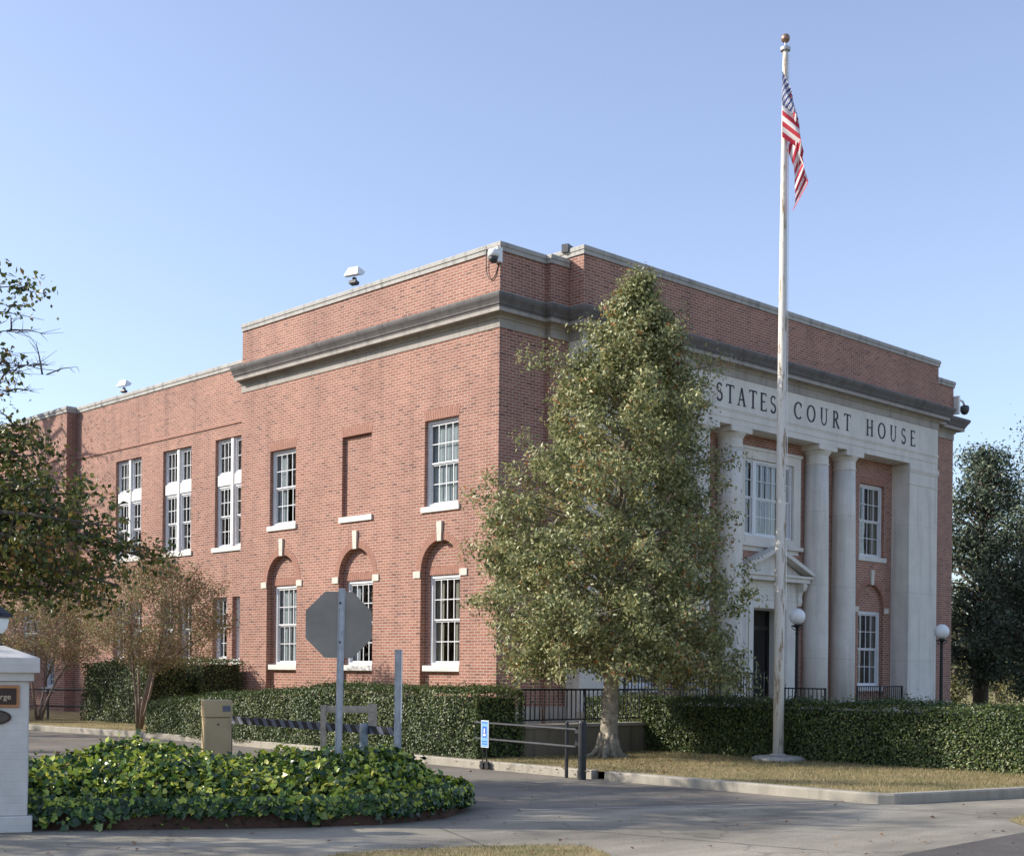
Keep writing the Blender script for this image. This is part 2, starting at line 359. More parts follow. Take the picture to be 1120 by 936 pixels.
def copy_tree(o, parent=None):
    kids = [c for c in o.children]
    c = o.copy(); C.objects.link(c); c.parent = parent
    for ch in kids: copy_tree(ch, c)
    return c
CR = -TH   # rotation of things built in the camera-facing frame
def leafmesh(name, pos_, nrm, size, m, parent=None, kind='kite', aspect=0.55, fold=0.12, sizevar=0.35, loc=None, rng=RNG):
    n = len(pos_); pos_ = np.asarray(pos_, float); nrm = np.asarray(nrm, float)
    nrm = nrm/np.maximum(np.linalg.norm(nrm, axis=1, keepdims=True), 1e-6)
    r = rng.normal(size=(n, 3)); t = np.cross(nrm, r); t /= np.maximum(np.linalg.norm(t, axis=1, keepdims=True), 1e-6)
    b = np.cross(nrm, t)
    s = (size*(1+sizevar*rng.uniform(-1, 1, size=n)))[:, None]
    if kind == 'kite':
        V = [pos_-t*s*0.5, pos_+b*s*aspect*0.5+nrm*s*fold-t*s*0.05, pos_+t*s*0.5, pos_-b*s*aspect*0.5+nrm*s*fold-t*s*0.05]
        tris = [(0, 1, 2), (0, 2, 3)]
    elif kind == 'heart':
        V = [pos_-t*s*0.30, pos_-t*s*0.48+b*s*0.30+nrm*s*fold*0.5, pos_-t*s*0.05+b*s*0.50+nrm*s*fold, pos_+t*s*0.55-nrm*s*fold,
             pos_-t*s*0.05-b*s*0.50+nrm*s*fold, pos_-t*s*0.48-b*s*0.30+nrm*s*fold*0.5]
        tris = [(0, 1, 2), (0, 2, 3), (0, 3, 4), (0, 4, 5)]
    else:  # blade
        up = nrm; V = [pos_-t*s*0.06, pos_+t*s*0.06, pos_+up*s+b*s*0.35]
        tris = [(0, 1, 2)]
    k = len(V); vs = np.stack(V, 1).reshape(-1, 3)
    T = np.array(tris); idx = (np.arange(n)[:, None, None]*k + T[None]).reshape(-1)
    nf = n*len(tris)
    me = bpy.data.meshes.new(name); me.vertices.add(len(vs)); me.vertices.foreach_set('co', vs.astype(np.float32).ravel())
    me.loops.add(len(idx)); me.loops.foreach_set('vertex_index', idx.astype(np.int32))
    me.polygons.add(nf); me.polygons.foreach_set('loop_start', (np.arange(nf)*3).astype(np.int32))
    try: me.polygons.foreach_set('loop_total', np.full(nf, 3, np.int32))
    except Exception: pass
    me.update(calc_edges=True); me.materials.append(m)
    o = bpy.data.objects.new(name, me); C.objects.link(o)
    if parent: o.parent = parent
    if loc is not None: o.location = loc
    return o

# ------------------------------------------------------------------ ground, roads
def sheet(name, pts, z, m, kind='structure'):
    me = bpy.data.meshes.new(name); me.from_pydata([(x, y, z) for x, y in pts], [], [tuple(range(len(pts)))]); me.update()
    bm = bmesh.new(); bm.from_mesh(me); bm.normal_update()
    if bm.faces[:][0].normal.z < 0: bmesh.ops.reverse_faces(bm, faces=bm.faces[:])
    bmesh.ops.triangulate(bm, faces=bm.faces[:]); bm.to_mesh(me); bm.free()
    me.materials.append(m); o = bpy.data.objects.new(name, me); C.objects.link(o); o['kind'] = kind; return o
sheet('ground', [(-900, -900), (900, -900), (900, 900), (-900, 900)], -0.012, M['lawn'])
kerbpts = [(-5.35, 34.0), (-5.45, 22.0), (-5.55, 10.6), (-5.12, 6.5), (-5.06, 2.4), (-5.25, -1.5), (-5.42, -5.0), (-5.52, -8.15), (-5.51, -12.92)]
street_kerb = [(-5.40, -13.05), (-3.15, -13.63), (-0.5, -14.1), (4, -14.6), (60, -18)]
sheet('driveway', [(-60, -30), (-5.3, -30), (-5.3, 0), (-4.8, 2), (-4.8, 8), (-5.2, 40), (-60, 40)], -0.004, M['asphalt'])
b1, b2 = P(-6, 15.0), P(-0.81, 15.35); b3 = P(3.89, 16.91)
sheet('pavement', [tuple(P(-16, 14.6))[:2], tuple(b1)[:2], tuple(b2)[:2], (b3.x, b3.y), (-5.5, -12.95), (-3.15, -13.50), (-0.5, -13.97), (4, -14.47), (60, -17.9), (60, -24), (-2, -17.3), (-7.01, -15.49), (-9.52, -15.59), (-12.5, -16.6), (-17, -20), (-25, -20)], 0.0, M['paving'])
sheet('street', [(60, -24), (-2, -17.3), (-7.01, -15.49), (-9.52, -15.59), (-12.5, -16.6), (-17, -20), (-25, -30), (-25, -80), (60, -80)], 0.004, M['street'])
# apron joints in the concrete
def strip(a, b, w, z, m, name):
    a = Vector(a[:2]); b = Vector(b[:2]); d = (b-a).normalized(); n = Vector((-d.y, d.x))*w/2
    return [(a+n).x, (a+n).y], [(b+n).x, (b+n).y], [(b-n).x, (b-n).y], [(a-n).x, (a-n).y]
jm = MB()
for a, b, w in [(b1, b2, 0.05), (b2, b3, 0.05), (b3, Vector((-5.5, -13.0, 0)), 0.05)]:
    q = strip(a, b, w, 0, None, ''); jm.quad(*[(x, y, 0.006) for x, y in q])
tag(jm.build('pavement_joint', M['joint'], recalc=False), kind='structure')
jm = MB()
for pa, pb in [((560, 936), (480, 905)), ((985, 905), (560, 893)), ((1120, 896), (985, 884)), ((900, 930), (600, 905))]:
    q = strip(PZ(*pa), PZ(*pb), 0.014, 0, None, ''); jm.quad(*[(x, y, 0.004) for x, y in q])
tag(jm.build('pavement_crack', M['jointdark'], recalc=False), kind='structure')
# lawn inside the kerb, raised to kerb height
lawnpts = [(p[0]+0.12, p[1]) for p in kerbpts[:-1]]+[(-5.40, -12.9), (-3.15, -13.50), (-0.5, -13.97), (4, -14.47), (60, -17.9), (60, 34)]
sheet('lawn', lawnpts, 0.115, M['lawn'])
def kerb(name, pts, w=0.15, h=0.13, z=-0.03):
    b = MB(); n = len(pts); P2 = [Vector(p) for p in pts]; prof = [(0, z), (0, h-0.02), (0.02, h), (w, h), (w, z)]
    vs = []; fs = []
    for i, p in enumerate(P2):
        d = (P2[min(i+1, n-1)]-P2[max(i-1, 0)]).normalized(); nn = Vector((-d.y, d.x))
        for o, zz in prof: q = p+nn*o; vs.append((q.x, q.y, zz))
    k = len(prof)
    for i in range(n-1):
        for j in range(k-1): fs.append((i*k+j, i*k+j+1, (i+1)*k+j+1, (i+1)*k+j))
    fs.append(tuple(range(k))); fs.append(tuple(range((n-1)*k, n*k)))
    b.add(vs, fs); o = b.build(name, M['kerb']); o['kind'] = 'structure'; return o
def densify(pts, step=1.2):
    out = [pts[0]]
    for a, b in zip(pts, pts[1:]):
        n = max(1, int((Vector(b)-Vector(a)).length/step))
        for i in range(1, n+1):
            t = i/n; out.append((a[0]+(b[0]-a[0])*t+random.uniform(-.008, .008)*(i < n), a[1]+(b[1]-a[1])*t))
    return out
kerb('kerb', densify([(-5.52, -8.30), (-5.53, -12.9), (-5.40, -13.05), (-3.15, -13.63), (-0.5, -14.1), (4, -14.6), (60, -18)]))
kerb('kerb', densify(kerbpts[:-2]+[(-5.51, -8.02)]))
# dry grass wedge in the foreground and the verge at right
wp = [PZ(*q) for q in [(330, 945), (372, 934), (430, 930), (520, 926), (600, 924.5), (640, 926), (662, 933), (690, 950), (690, 1000), (330, 1000)]]
sheet('verge', [(p.x, p.y) for p in wp], 0.010, M['lawn'])
wp2 = [PZ(*q) for q in [(1103, 897), (1120, 892.5), (1200, 884), (1200, 905), (1125, 905)]]
sheet('verge', [(p.x, p.y) for p in wp2], 0.010, M['lawn'])
# grass blades (uncountable)
def blades(name, poly, n, z, size, rng):
    xs = [p[0] for p in poly]; ys = [p[1] for p in poly]; out = []
    pts = rng.uniform([min(xs), min(ys)], [max(xs), max(ys)], size=(n*2, 2))
    def inside(p):
        c = np.zeros(len(p), bool); j = len(poly)-1
        for i in range(len(poly)):
            xi, yi = poly[i]; xj, yj = poly[j]
            c ^= ((yi > p[:, 1]) != (yj > p[:, 1])) & (p[:, 0] < (xj-xi)*(p[:, 1]-yi)/(yj-yi+1e-9)+xi); j = i
        return c
    pts = pts[inside(pts)][:n]
    p3 = np.column_stack([pts, np.full(len(pts), z)]); nr = np.column_stack([rng.normal(0, .45, (len(pts), 2)), np.ones(len(pts))])
    o = leafmesh(name, p3, nr, size, M['grassblade'], kind='blade', rng=rng); tag(o, 'short dry tan grass', 'grass', kind='stuff'); return o
blades('grass', [(-5.35, -12.85), (-3.1, -13.4), (1.5, -14.1), (1.5, -12), (-0.7, -10), (-0.7, -5), (-5.2, -5.2)], 60000, 0.112, 0.045, RNG)
blades('grass', [(-5.3, -5.2), (-5.2, 8), (-5.3, 20), (-3.0, 20), (-3.0, -5.2)], 14000, 0.112, 0.045, RNG)
blades('grass', [(p.x, p.y) for p in wp], 16000, 0.008, 0.035, RNG)
blades('grass', [(p.x, p.y) for p in wp2], 3000, 0.008, 0.035, RNG)
# fallen leaves (uncountable litter)
lp = []
for _ in range(150):
    q = PZ(random.uniform(-20, 1120), random.uniform(862, 936)); lp.append((q.x, q.y, 0.016))
for _ in range(420):
    q = PZ(random.gauss(690, 70), random.uniform(826, 846), .12); lp.append((q.x, q.y, 0.135))
lo = leafmesh('leaf_litter', lp, RNG.normal(0, .25, (len(lp), 3))+[0, 0, 1], 0.05, M['deadleaf'], aspect=.7)
tag(lo, 'scattered brown fallen leaves', 'leaf litter', kind='stuff')

# ------------------------------------------------------------------ courthouse
BW, BD = 20.1, 10.4          # main block
XC = BW/2
H = thing('courthouse', 'two storey red brick courthouse with stone portico and lettered frieze', 'building')
TS = lambda v: Vector((-v.z, v.x, v.y))                 # side facade: a = y, b = z, c = outwards (-x)
def TSW(off): return lambda v: Vector((off-v.z, v.x, v.y))
def TFo(off=0.0): return lambda v: Vector((v.x, off-v.z, v.y))
TF = TFo(0)
WX = 0.30                                              # rear wing wall plane
def wall(name, T, a0, a1, b0, b1, holes, arches=()):
    """sheet on c=0 with rectangular holes (a0,a1,b0,b1,depth,backed) and arched recesses (ac, r, spring, bottom, depth, inner hole)"""
    m = MB(T)
    As = sorted({a0, a1, *[h[0] for h in holes], *[h[1] for h in holes], *[x for q in arches for x in (q[0]-q[1], q[0]+q[1])]})
    Bs = sorted({b0, b1, *[h[2] for h in holes], *[h[3] for h in holes], *[x for q in arches for x in (q[3], q[2], q[2]+q[1]+.05)]})
    for i in range(len(As)-1):
        for j in range(len(Bs)-1):
            ca, cb = (As[i]+As[i+1])/2, (Bs[j]+Bs[j+1])/2
            if any(h[0] < ca < h[1] and h[2] < cb < h[3] for h in holes): continue
            if any(abs(ca-q[0]) < q[1] and q[3] < cb < q[2]+q[1]+.05 for q in arches): continue
            m.quad((As[i], Bs[j], 0), (As[i+1], Bs[j], 0), (As[i+1], Bs[j+1], 0), (As[i], Bs[j+1], 0))
    for h in holes:
        x0, x1, y0, y1, d, back = h
        m.quad((x0, y0, 0), (x0, y1, 0), (x0, y1, -d), (x0, y0, -d)); m.quad((x1, y0, 0), (x1, y1, 0), (x1, y1, -d), (x1, y0, -d))
        m.quad((x0, y1, 0), (x1, y1, 0), (x1, y1, -d), (x0, y1, -d)); m.quad((x0, y0, 0), (x1, y0, 0), (x1, y0, -d), (x0, y0, -d))
        if back: m.quad((x0, y0, -d), (x1, y0, -d), (x1, y1, -d), (x0, y1, -d))
    for ac, r, sp, bt, d, ih in arches:
        n = 20; top = sp+r+.05
        pts = [(ac-r*math.cos(math.pi*i/n), sp+r*math.sin(math.pi*i/n)) for i in range(n+1)]
        for (xa, za), (xb, zb) in zip(pts, pts[1:]):
            m.quad((xa, za, 0), (xb, zb, 0), (xb, top, 0), (xa, top, 0))
            m.quad((xa, za, 0), (xb, zb, 0), (xb, zb, -d), (xa, za, -d))
            m.quad((xa, sp, -d), (xb, sp, -d), (xb, zb, -d), (xa, za, -d))
        m.quad((ac-r, bt, 0), (ac-r, sp, 0), (ac-r, sp, -d), (ac-r, bt, -d)); m.quad((ac+r, bt, 0), (ac+r, sp, 0), (ac+r, sp, -d), (ac+r, bt, -d))
        x0, x1, y0, y1 = ih; d2 = d+.10
        for A0, A1, B0, B1 in ((ac-r, ac+r, bt, y0), (ac-r, x0, y0, y1), (x1, ac+r, y0, y1), (ac-r, ac+r, y1, sp)):
            if B1 > B0+1e-4: m.quad((A0, B0, -d), (A1, B0, -d), (A1, B1, -d), (A0, B1, -d))
        m.quad((x0, y0, -d), (x0, y1, -d), (x0, y1, -d2), (x0, y0, -d2)); m.quad((x1, y0, -d), (x1, y1, -d), (x1, y1, -d2), (x1, y0, -d2))
        m.quad((x0, y1, -d), (x1, y1, -d), (x1, y1, -d2), (x0, y1, -d2)); m.quad((x0, y0, -d), (x1, y0, -d), (x1, y0, -d2), (x0, y0, -d2))
    return m.build(name, M['brick'], H, recalc=False)
def window(T, a0, a1, b0, b1, c=-0.10, cols=4, rows=(2, 2), sill=None, cur=(0.0, 0.0), cmat='curtain', fw=0.075, sillp=0.05, sillh=.14, lab=None):
    """double-hung window filling the opening whose back edge lies at depth c"""
    m = MB(T); f = fw
    m.box(a0, a0+f, b0, b1, c-.09, c); m.box(a1-f, a1, b0, b1, c-.09, c)
    m.box(a0+f, a1-f, b1-f, b1, c-.09, c-.002); m.box(a0+f, a1-f, b0, b0+f*.9, c-.09, c-.002)
    n = len(rows); ih = (b1-b0-2*f)/n; st = .035
    for k in range(n):
        y0 = b0+f*.9+ih*k; y1 = y0+ih; cc = c-.030 if k == n-1 else c-.062
        m.box(a0+f, a0+f+st, y0, y1, cc-.03, cc); m.box(a1-f-st, a1-f, y0, y1, cc-.03, cc)
        m.box(a0+f+st, a1-f-st, y0, y0+st, cc-.03, cc-.001); m.box(a0+f+st, a1-f-st, y1-st, y1, cc-.03, cc-.001)
        w = (a1-a0-2*f-2*st)/cols; hh = (ih-2*st)/rows[k]
        for i in range(1, cols): x = a0+f+st+w*i; m.box(x-.010, x+.010, y0+st, y1-st, cc-.024, cc-.003)
        for i in range(1, rows[k]): y = y0+st+hh*i; m.box(a0+f+st, a1-f-st, y-.010, y+.010, cc-.026, cc-.006)
    o = m.build('window', M['whitew'], H)
    g = MB(T); g.quad((a0+f, b0+f, c-.075), (a1-f, b0+f, c-.075), (a1-f, b1-f, c-.075), (a0+f, b1-f, c-.075)); g.build('pane', M['glass'], o, recalc=False)
    if sill is not None:
        s = MB(T); s.box(a0-sill, a1+sill, b0-sillh, b0-.002, c-.05, sillp); s.build('sill', M['whitestone'], o, bevel=.008)
    if cur[0] > 0 or cur[1] > 0:
        q = MB(T); wd = a1-a0
        for side, fr in ((0, cur[0]), (1, cur[1])):
            if fr <= 0: continue
            x0, x1 = (a0, a0+wd*fr) if side == 0 else (a1-wd*fr, a1); k = max(6, int((x1-x0)/.035))
            for i in range(k):
                xa = x0+(x1-x0)*i/k; xb = x0+(x1-x0)*(i+1)/k
                za = c-.14+.008*math.sin(xa*50); zb = c-.14+.008*math.sin(xb*50)
                q.quad((xa, b0, za), (xb, b0, zb), (xb, b1, zb), (xa, b1, za))
        q.build('curtain', M[cmat], o, recalc=False)
    return o
def jack(T, a0, a1, b, h=.22, c=0.006):
    m = MB(T); n = max(3, int((a1-a0)/.076))
    for i in range(n):
        x0 = a0+(a1-a0)*i/n; x1 = a0+(a1-a0)*(i+1)/n; mid = (a0+a1)/2; k = .10; bk = min(-.02, c-.03)
        m.add([(x0+.005, b, c), (x1-.005, b, c), (x1-.005+(x1-mid)*k, b+h, c), (x0+.005+(x0-mid)*k, b+h, c),
               (x0+.005, b, bk), (x1-.005, b, bk), (x1-.005+(x1-mid)*k, b+h, bk), (x0+.005+(x0-mid)*k, b+h, bk)],
              [(0,1,2,3),(0,1,5,4),(1,2,6,5),(2,3,7,6),(3,0,4,7)])
    return m.build('lintel', M['archbrick'], H)
def archring(T, ac, r, sp, w=.17, c=.006):
    m = MB(T); n = 34
    for i in range(n):
        t0 = math.pi*(i+.06)/n; t1 = math.pi*(i+.94)/n
        q = [(ac-rr*math.cos(t), sp+rr*math.sin(t)) for rr, t in ((r, t0), (r, t1), (r+w, t1), (r+w, t0))]
        m.add([(x, y, c) for x, y in q]+[(x, y, -.02) for x, y in q], [(0,1,2,3),(0,1,5,4),(1,2,6,5),(2,3,7,6),(3,0,4,7)])
    m.build('arch_ring', M['archbrick'], H)
    k = MB(T); b0, b1 = sp+r-.03, sp+r+.42
    k.add([(ac-.07, b0, .05), (ac+.07, b0, .05), (ac+.09, b1, .06), (ac-.09, b1, .06), (ac-.07, b0, -.02), (ac+.07, b0, -.02), (ac+.09, b1, -.02), (ac-.09, b1, -.02)],
          [(0,1,2,3),(0,1,5,4),(1,2,6,5),(2,3,7,6),(3,0,4,7)]); k.build('keystone', M['keyst'], H)
    for s in (-1, 1):
        x = ac+s*(r+.125); p = MB(T); p.box(x-.125, x+.125, sp-.16, sp, -.02, .03); p.build('impost_block', M['keyst'], H)
# side facade
WT, WB = 7.43, 5.42
swin = [1.93, 5.15, 8.38]
holes = [(a-.6, a+.6, WB, WT, .10, False) for a in (swin[0], swin[2])]+[(swin[1]-.6, swin[1]+.6, WB, WT, .10, True)]
arches = [(a, .70, 3.93, 0.0, .16, (a-.56, a+.56, 1.72, 3.83)) for a in swin]
wall('wall', TS, 0, BD, 0, 10.9, holes, arches)
window(TS, swin[0]-.6, swin[0]+.6, WB, WT, sill=.08, cur=(.38, .60))
window(TS, swin[2]-.6, swin[2]+.6, WB, WT, sill=.08, cur=(.30, .42))
s = MB(TS); s.box(swin[1]-.67, swin[1]+.67, WB-.14, WB-.001, -.04, .05); s.build('sill', M['whitestone'], H)
for a in swin: jack(TS, a-.6, a+.6, WT)
for a, cur, cm in zip(swin, [(.34, .30), (.2, .3), (.46, .48)], ['curtain_warm', 'curtain', 'curtain']):
    window(TS, a-.56, a+.56, 1.72, 3.83, c=-.20, sill=.10, cur=cur, cmat=cm, sillp=-.03); archring(TS, a, .70, 3.93)
    j = jack(TS, a-.56, a+.56, 3.84-.0, .17, -.156)
# front: corners, stepped piers, porch wall
PX0, PX1, PF = 2.05, BW-2.05, -.60                     # portico extents, plane
SX0, SX1, SF = 1.45, BW-1.45, -.15
wall('wall', TF, 0, SX0, 0, 10.9, []); wall('wall', TF, SX1, BW, 0, 10.9, [])
for x0, x1, r0, r1 in ((SX0, PX0+.3, 0, 1), (PX1-.3, SX1, 1, 0)):
    m = MB(); m.quad((x0, SF, 0), (x1, SF, 0), (x1, SF, 10.9), (x0, SF, 10.9))
    x = SX0 if r1 else SX1; m.quad((x, 0, 0), (x, SF, 0), (x, SF, 10.9), (x, 0, 10.9)); m.build('wall', M['brick'], H, recalc=False)
fw = [4.8, BW-4.8]
holes = [(a-.68, a+.68, 5.12, 7.28, .10, False) for a in fw]+[(XC-1.12, XC+1.12, 5.30, 7.36, .14, False), (XC-.76, XC+.76, .72, 3.37, .45, False)]
arches = [(a, .70, 3.62, 0.0, .12, (a-.68, a+.68, 1.26, 3.50)) for a in fw]
wall('wall', TF, PX0, PX1, 0, 8.2, holes, arches)
for a in fw:
    window(TF, a-.68, a+.68, 5.12, 7.28, sill=.09, cur=(.2, .2) if a < 10 else (.3, .3), cmat='curtain_warm'); jack(TF, a-.68, a+.68, 7.28)
    window(TF, a-.68, a+.68, 1.26, 3.50, c=-.14, sill=.08, cur=(.3, .25), cmat='curtain_warm', sillp=.0); archring(TF, a, .70, 3.62)
# parapet over the portico
m = MB(); m.quad((PX0, PF, 9.8), (PX1, PF, 9.8), (PX1, PF, 11.15), (PX0, PF, 11.15))
m.quad((PX0, PF, 9.8), (PX0, .4, 9.8), (PX0, .4, 11.15), (PX0, PF, 11.15)); m.quad((PX1, PF, 9.8), (PX1, .4, 9.8), (PX1, .4, 11.15), (PX1, PF, 11.15))
m.quad((PX0, .4, 10.5), (PX1, .4, 10.5), (PX1, .4, 11.15), (PX0, .4, 11.15)); m.build('parapet', M['brick'], H, recalc=False)
# back and far side walls, roof
m = MB(); m.quad((BW, 0, 0), (BW, 34, 0), (BW, 34, 10.9), (BW, 0, 10.9)); m.build('wall', M['brick'], H, recalc=False); m = MB()
m.quad((WX, BD, 10.0), (BW, BD, 10.0), (BW, BD, 10.9), (WX, BD, 10.9)); m.quad((0, BD, 0), (WX+.01, BD, 0), (WX+.01, BD, 10.9), (0, BD, 10.9))
m.quad((0, BD, 10.0), (WX+.01, BD, 10.0), (WX+.01, BD, 10.9), (0, BD, 10.9)); m.build('wall', M['brick'], H, recalc=False); m = MB(); m.quad((WX, 34, 0), (BW, 34, 0), (BW, 34, 10.0), (WX, 34, 10.0)); m.build('wall', M['brick'], H, recalc=False)
m = MB(); m.quad((.02, .02, 10.5), (BW, .02, 10.5), (BW, BD, 10.5), (.02, BD, 10.5)); m.quad((WX+.02, BD, 9.7), (BW, BD, 9.7), (BW, 34, 9.7), (WX+.02, 34, 9.7))
m.quad((PX0, PF+.02, 10.55), (PX1, PF+.02, 10.55), (PX1, .4, 10.55), (PX0, .4, 10.55)); m.build('roof', M['roof'], H, recalc=False)
m = MB(); m.quad((.3, .3, 4.4), (BW-.3, .3, 4.4), (BW-.3, 33.7, 4.4), (.6, 33.7, 4.4)); m.quad((3.2, 2.4, 0), (BW-.4, 2.4, 0), (BW-.4, 2.4, 9.6), (3.2, 2.4, 9.6))
m.quad((3.2, 2.4, 0), (3.2, 33.7, 0), (3.2, 33.7, 9.6), (3.2, 2.4, 9.6)); m.build('inner_partition', M['inside'], H, recalc=False)
# rear wing
bays = [11.42+2.98*i for i in range(3)]
hw = []
for a in bays: hw.append((a-.83, a+.83, 5.05, 8.15, .10, False))
low = []
for a in bays: low += [(a-.95, a-.15), (a+.12, a+.90)]
for x0, x1 in low: hw.append((x0, x1, 1.86, 3.63, .14, False))
TW = TSW(WX)
BK = 20.95
wall('wall', TW, BD, BK, 0, 10.05, hw)
for a in bays:
    for x0, x1 in ((a-.83, a-.06), (a+.06, a+.83)):
        m = MB(TW); f = .06
        window(TW, x0, x1, 5.05, 6.82, cols=3, cur=(.5, .5) if random.random() < .3 else (.28, .1), cmat='curtain_warm', fw=.065)
        window(TW, x0, x1, 7.12, 8.15, cols=3, rows=(2,), cur=(.2, .3), cmat='curtain_warm', fw=.065)
        p = MB(TW); p.box(x0+.05, x1-.05, 6.82, 7.12, -.15, -.06); p.build('spandrel_panel', M['white'], H)
    p = MB(TW); p.box(a-.06, a+.06, 5.05, 8.15, -.18, -.04); p.build('mullion', M['white'], H)
    p = MB(TW); p.box(a-.93, a+.93, 4.92, 5.049, -.06, .05); p.build('sill', M['whitestone'], H)
for x0, x1 in low: window(TW, x0, x1, 1.86, 3.63, c=-.14, cols=3, cur=(.25, .25), sill=.04, fw=.06)
p = MB(TW)
p.box(BD, BK, 8.50, 8.57, -.01, .035)
p.build('string_course', M['archbrick'], H)
# projecting block further back
TP = TSW(-.06)
h2 = [(23.0, 24.6, 5.05, 8.15, .1, False), (26.5, 28.1, 5.05, 8.15, .1, False), (23.0, 24.4, 1.86, 3.63, .12, False), (26.6, 28.0, 1.86, 3.63, .12, False), (21.7, 22.5, .9, 1.9, .12, False)]
wall('wall', TP, BK, 34, 0, 10.15, h2)
m = MB(); m.quad((-.06, BK, 0), (WX, BK, 0), (WX, BK, 10.15), (-.06, BK, 10.15)); m.build('wall', M['brick'], H, recalc=False); m = MB(); m.quad((-.06, 34, 0), (WX, 34, 0), (WX, 34, 10.15), (-.06, 34, 10.15)); m.build('wall', M['brick'], H, recalc=False)
for x0, x1, y0, y1, d, _ in h2: window(TP, x0, x1, y0, y1, c=-d, cols=4, cur=(.4, .4), sill=.06)
p = MB(TP); p.box(BK, 34, 8.50, 8.57, -.01, .035); p.build('string_course', M['archbrick'], H)
# sweeps along the wall plan: cornice and copings
def offset_path(pts, o):
    out = []; n = len(pts)
    for i in range(n):
        p = Vector(pts[i])
        d0 = (Vector(pts[i])-Vector(pts[i-1])).normalized() if i > 0 else None
        d1 = (Vector(pts[i+1])-Vector(pts[i])).normalized() if i < n-1 else None
        ns = [Vector((d.y, -d.x)) for d in (d0, d1) if d is not None]
        if len(ns) == 1: out.append(p+ns[0]*o)
        else:
            k = 1+ns[0].dot(ns[1]); out.append(p+(ns[0]+ns[1])*o/max(k, .2))
    return out
def sweep(name, path, prof, m, parent=H):
    b = MB(); cols = [offset_path(path, o) for o, z in prof]; n = len(path); k = len(prof)
    vs = [(cols[j][i].x, cols[j][i].y, prof[j][1]) for i in range(n) for j in range(k)]
    fs = [(i*k+j, i*k+(j+1) % k, (i+1)*k+(j+1) % k, (i+1)*k+j) for i in range(n-1) for j in range(k)]
    fs += [tuple(range(k)), tuple(range((n-1)*k, n*k))]
    b.add(vs, fs); return b.build(name, m, parent)
cpath = [(0, BD), (0, 0), (SX0, 0), (SX0, SF), (PX0, SF), (PX0, PF), (PX1, PF), (PX1, SF), (SX1, SF), (SX1, 0), (BW, 0), (BW, BD)]
z0 = 9.20
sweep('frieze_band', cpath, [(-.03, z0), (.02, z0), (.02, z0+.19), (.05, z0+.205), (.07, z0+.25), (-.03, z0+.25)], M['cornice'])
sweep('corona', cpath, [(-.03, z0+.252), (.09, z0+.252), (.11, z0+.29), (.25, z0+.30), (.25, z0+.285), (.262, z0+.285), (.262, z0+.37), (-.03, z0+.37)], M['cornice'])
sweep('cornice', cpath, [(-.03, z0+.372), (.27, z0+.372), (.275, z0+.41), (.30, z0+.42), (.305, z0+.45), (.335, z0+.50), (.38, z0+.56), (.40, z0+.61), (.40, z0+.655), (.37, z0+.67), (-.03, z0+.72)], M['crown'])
def coping(path, z, m=M['coping']):
    return sweep('coping', path, [(-.32, z), (.035, z), (.035, z+.09), (.055, z+.10), (.055, z+.18), (.03, z+.205), (-.32, z+.205)], m)
coping([(0, BD), (0, 0), (SX0, 0), (SX0, SF), (PX0-.03, SF)], 10.89)
coping([(PX1+.03, SF), (SX1, SF), (SX1, 0), (BW, 0), (BW, BD)], 10.89)
coping([(PX0, .4), (PX0, PF), (PX1, PF), (PX1, .4)], 11.14)
coping([(-.06, 34), (-.06, BK), (WX, BK), (WX, BD)], 10.05)
# entablature
m = MB()
m.box(PX0, PX1, PF, .0, 7.99, 9.198)
m.box(PX0-.02, PX1+.02, PF-.025, .01, 8.36, 8.42); m.box(PX0-.01, PX1+.01, PF-.012, .01, 8.32, 8.36)
m.box(PX0-.02, PX1+.02, PF-.014, .01, 8.15, 8.165)
ent = m.build('entablature', M['stone'], H)
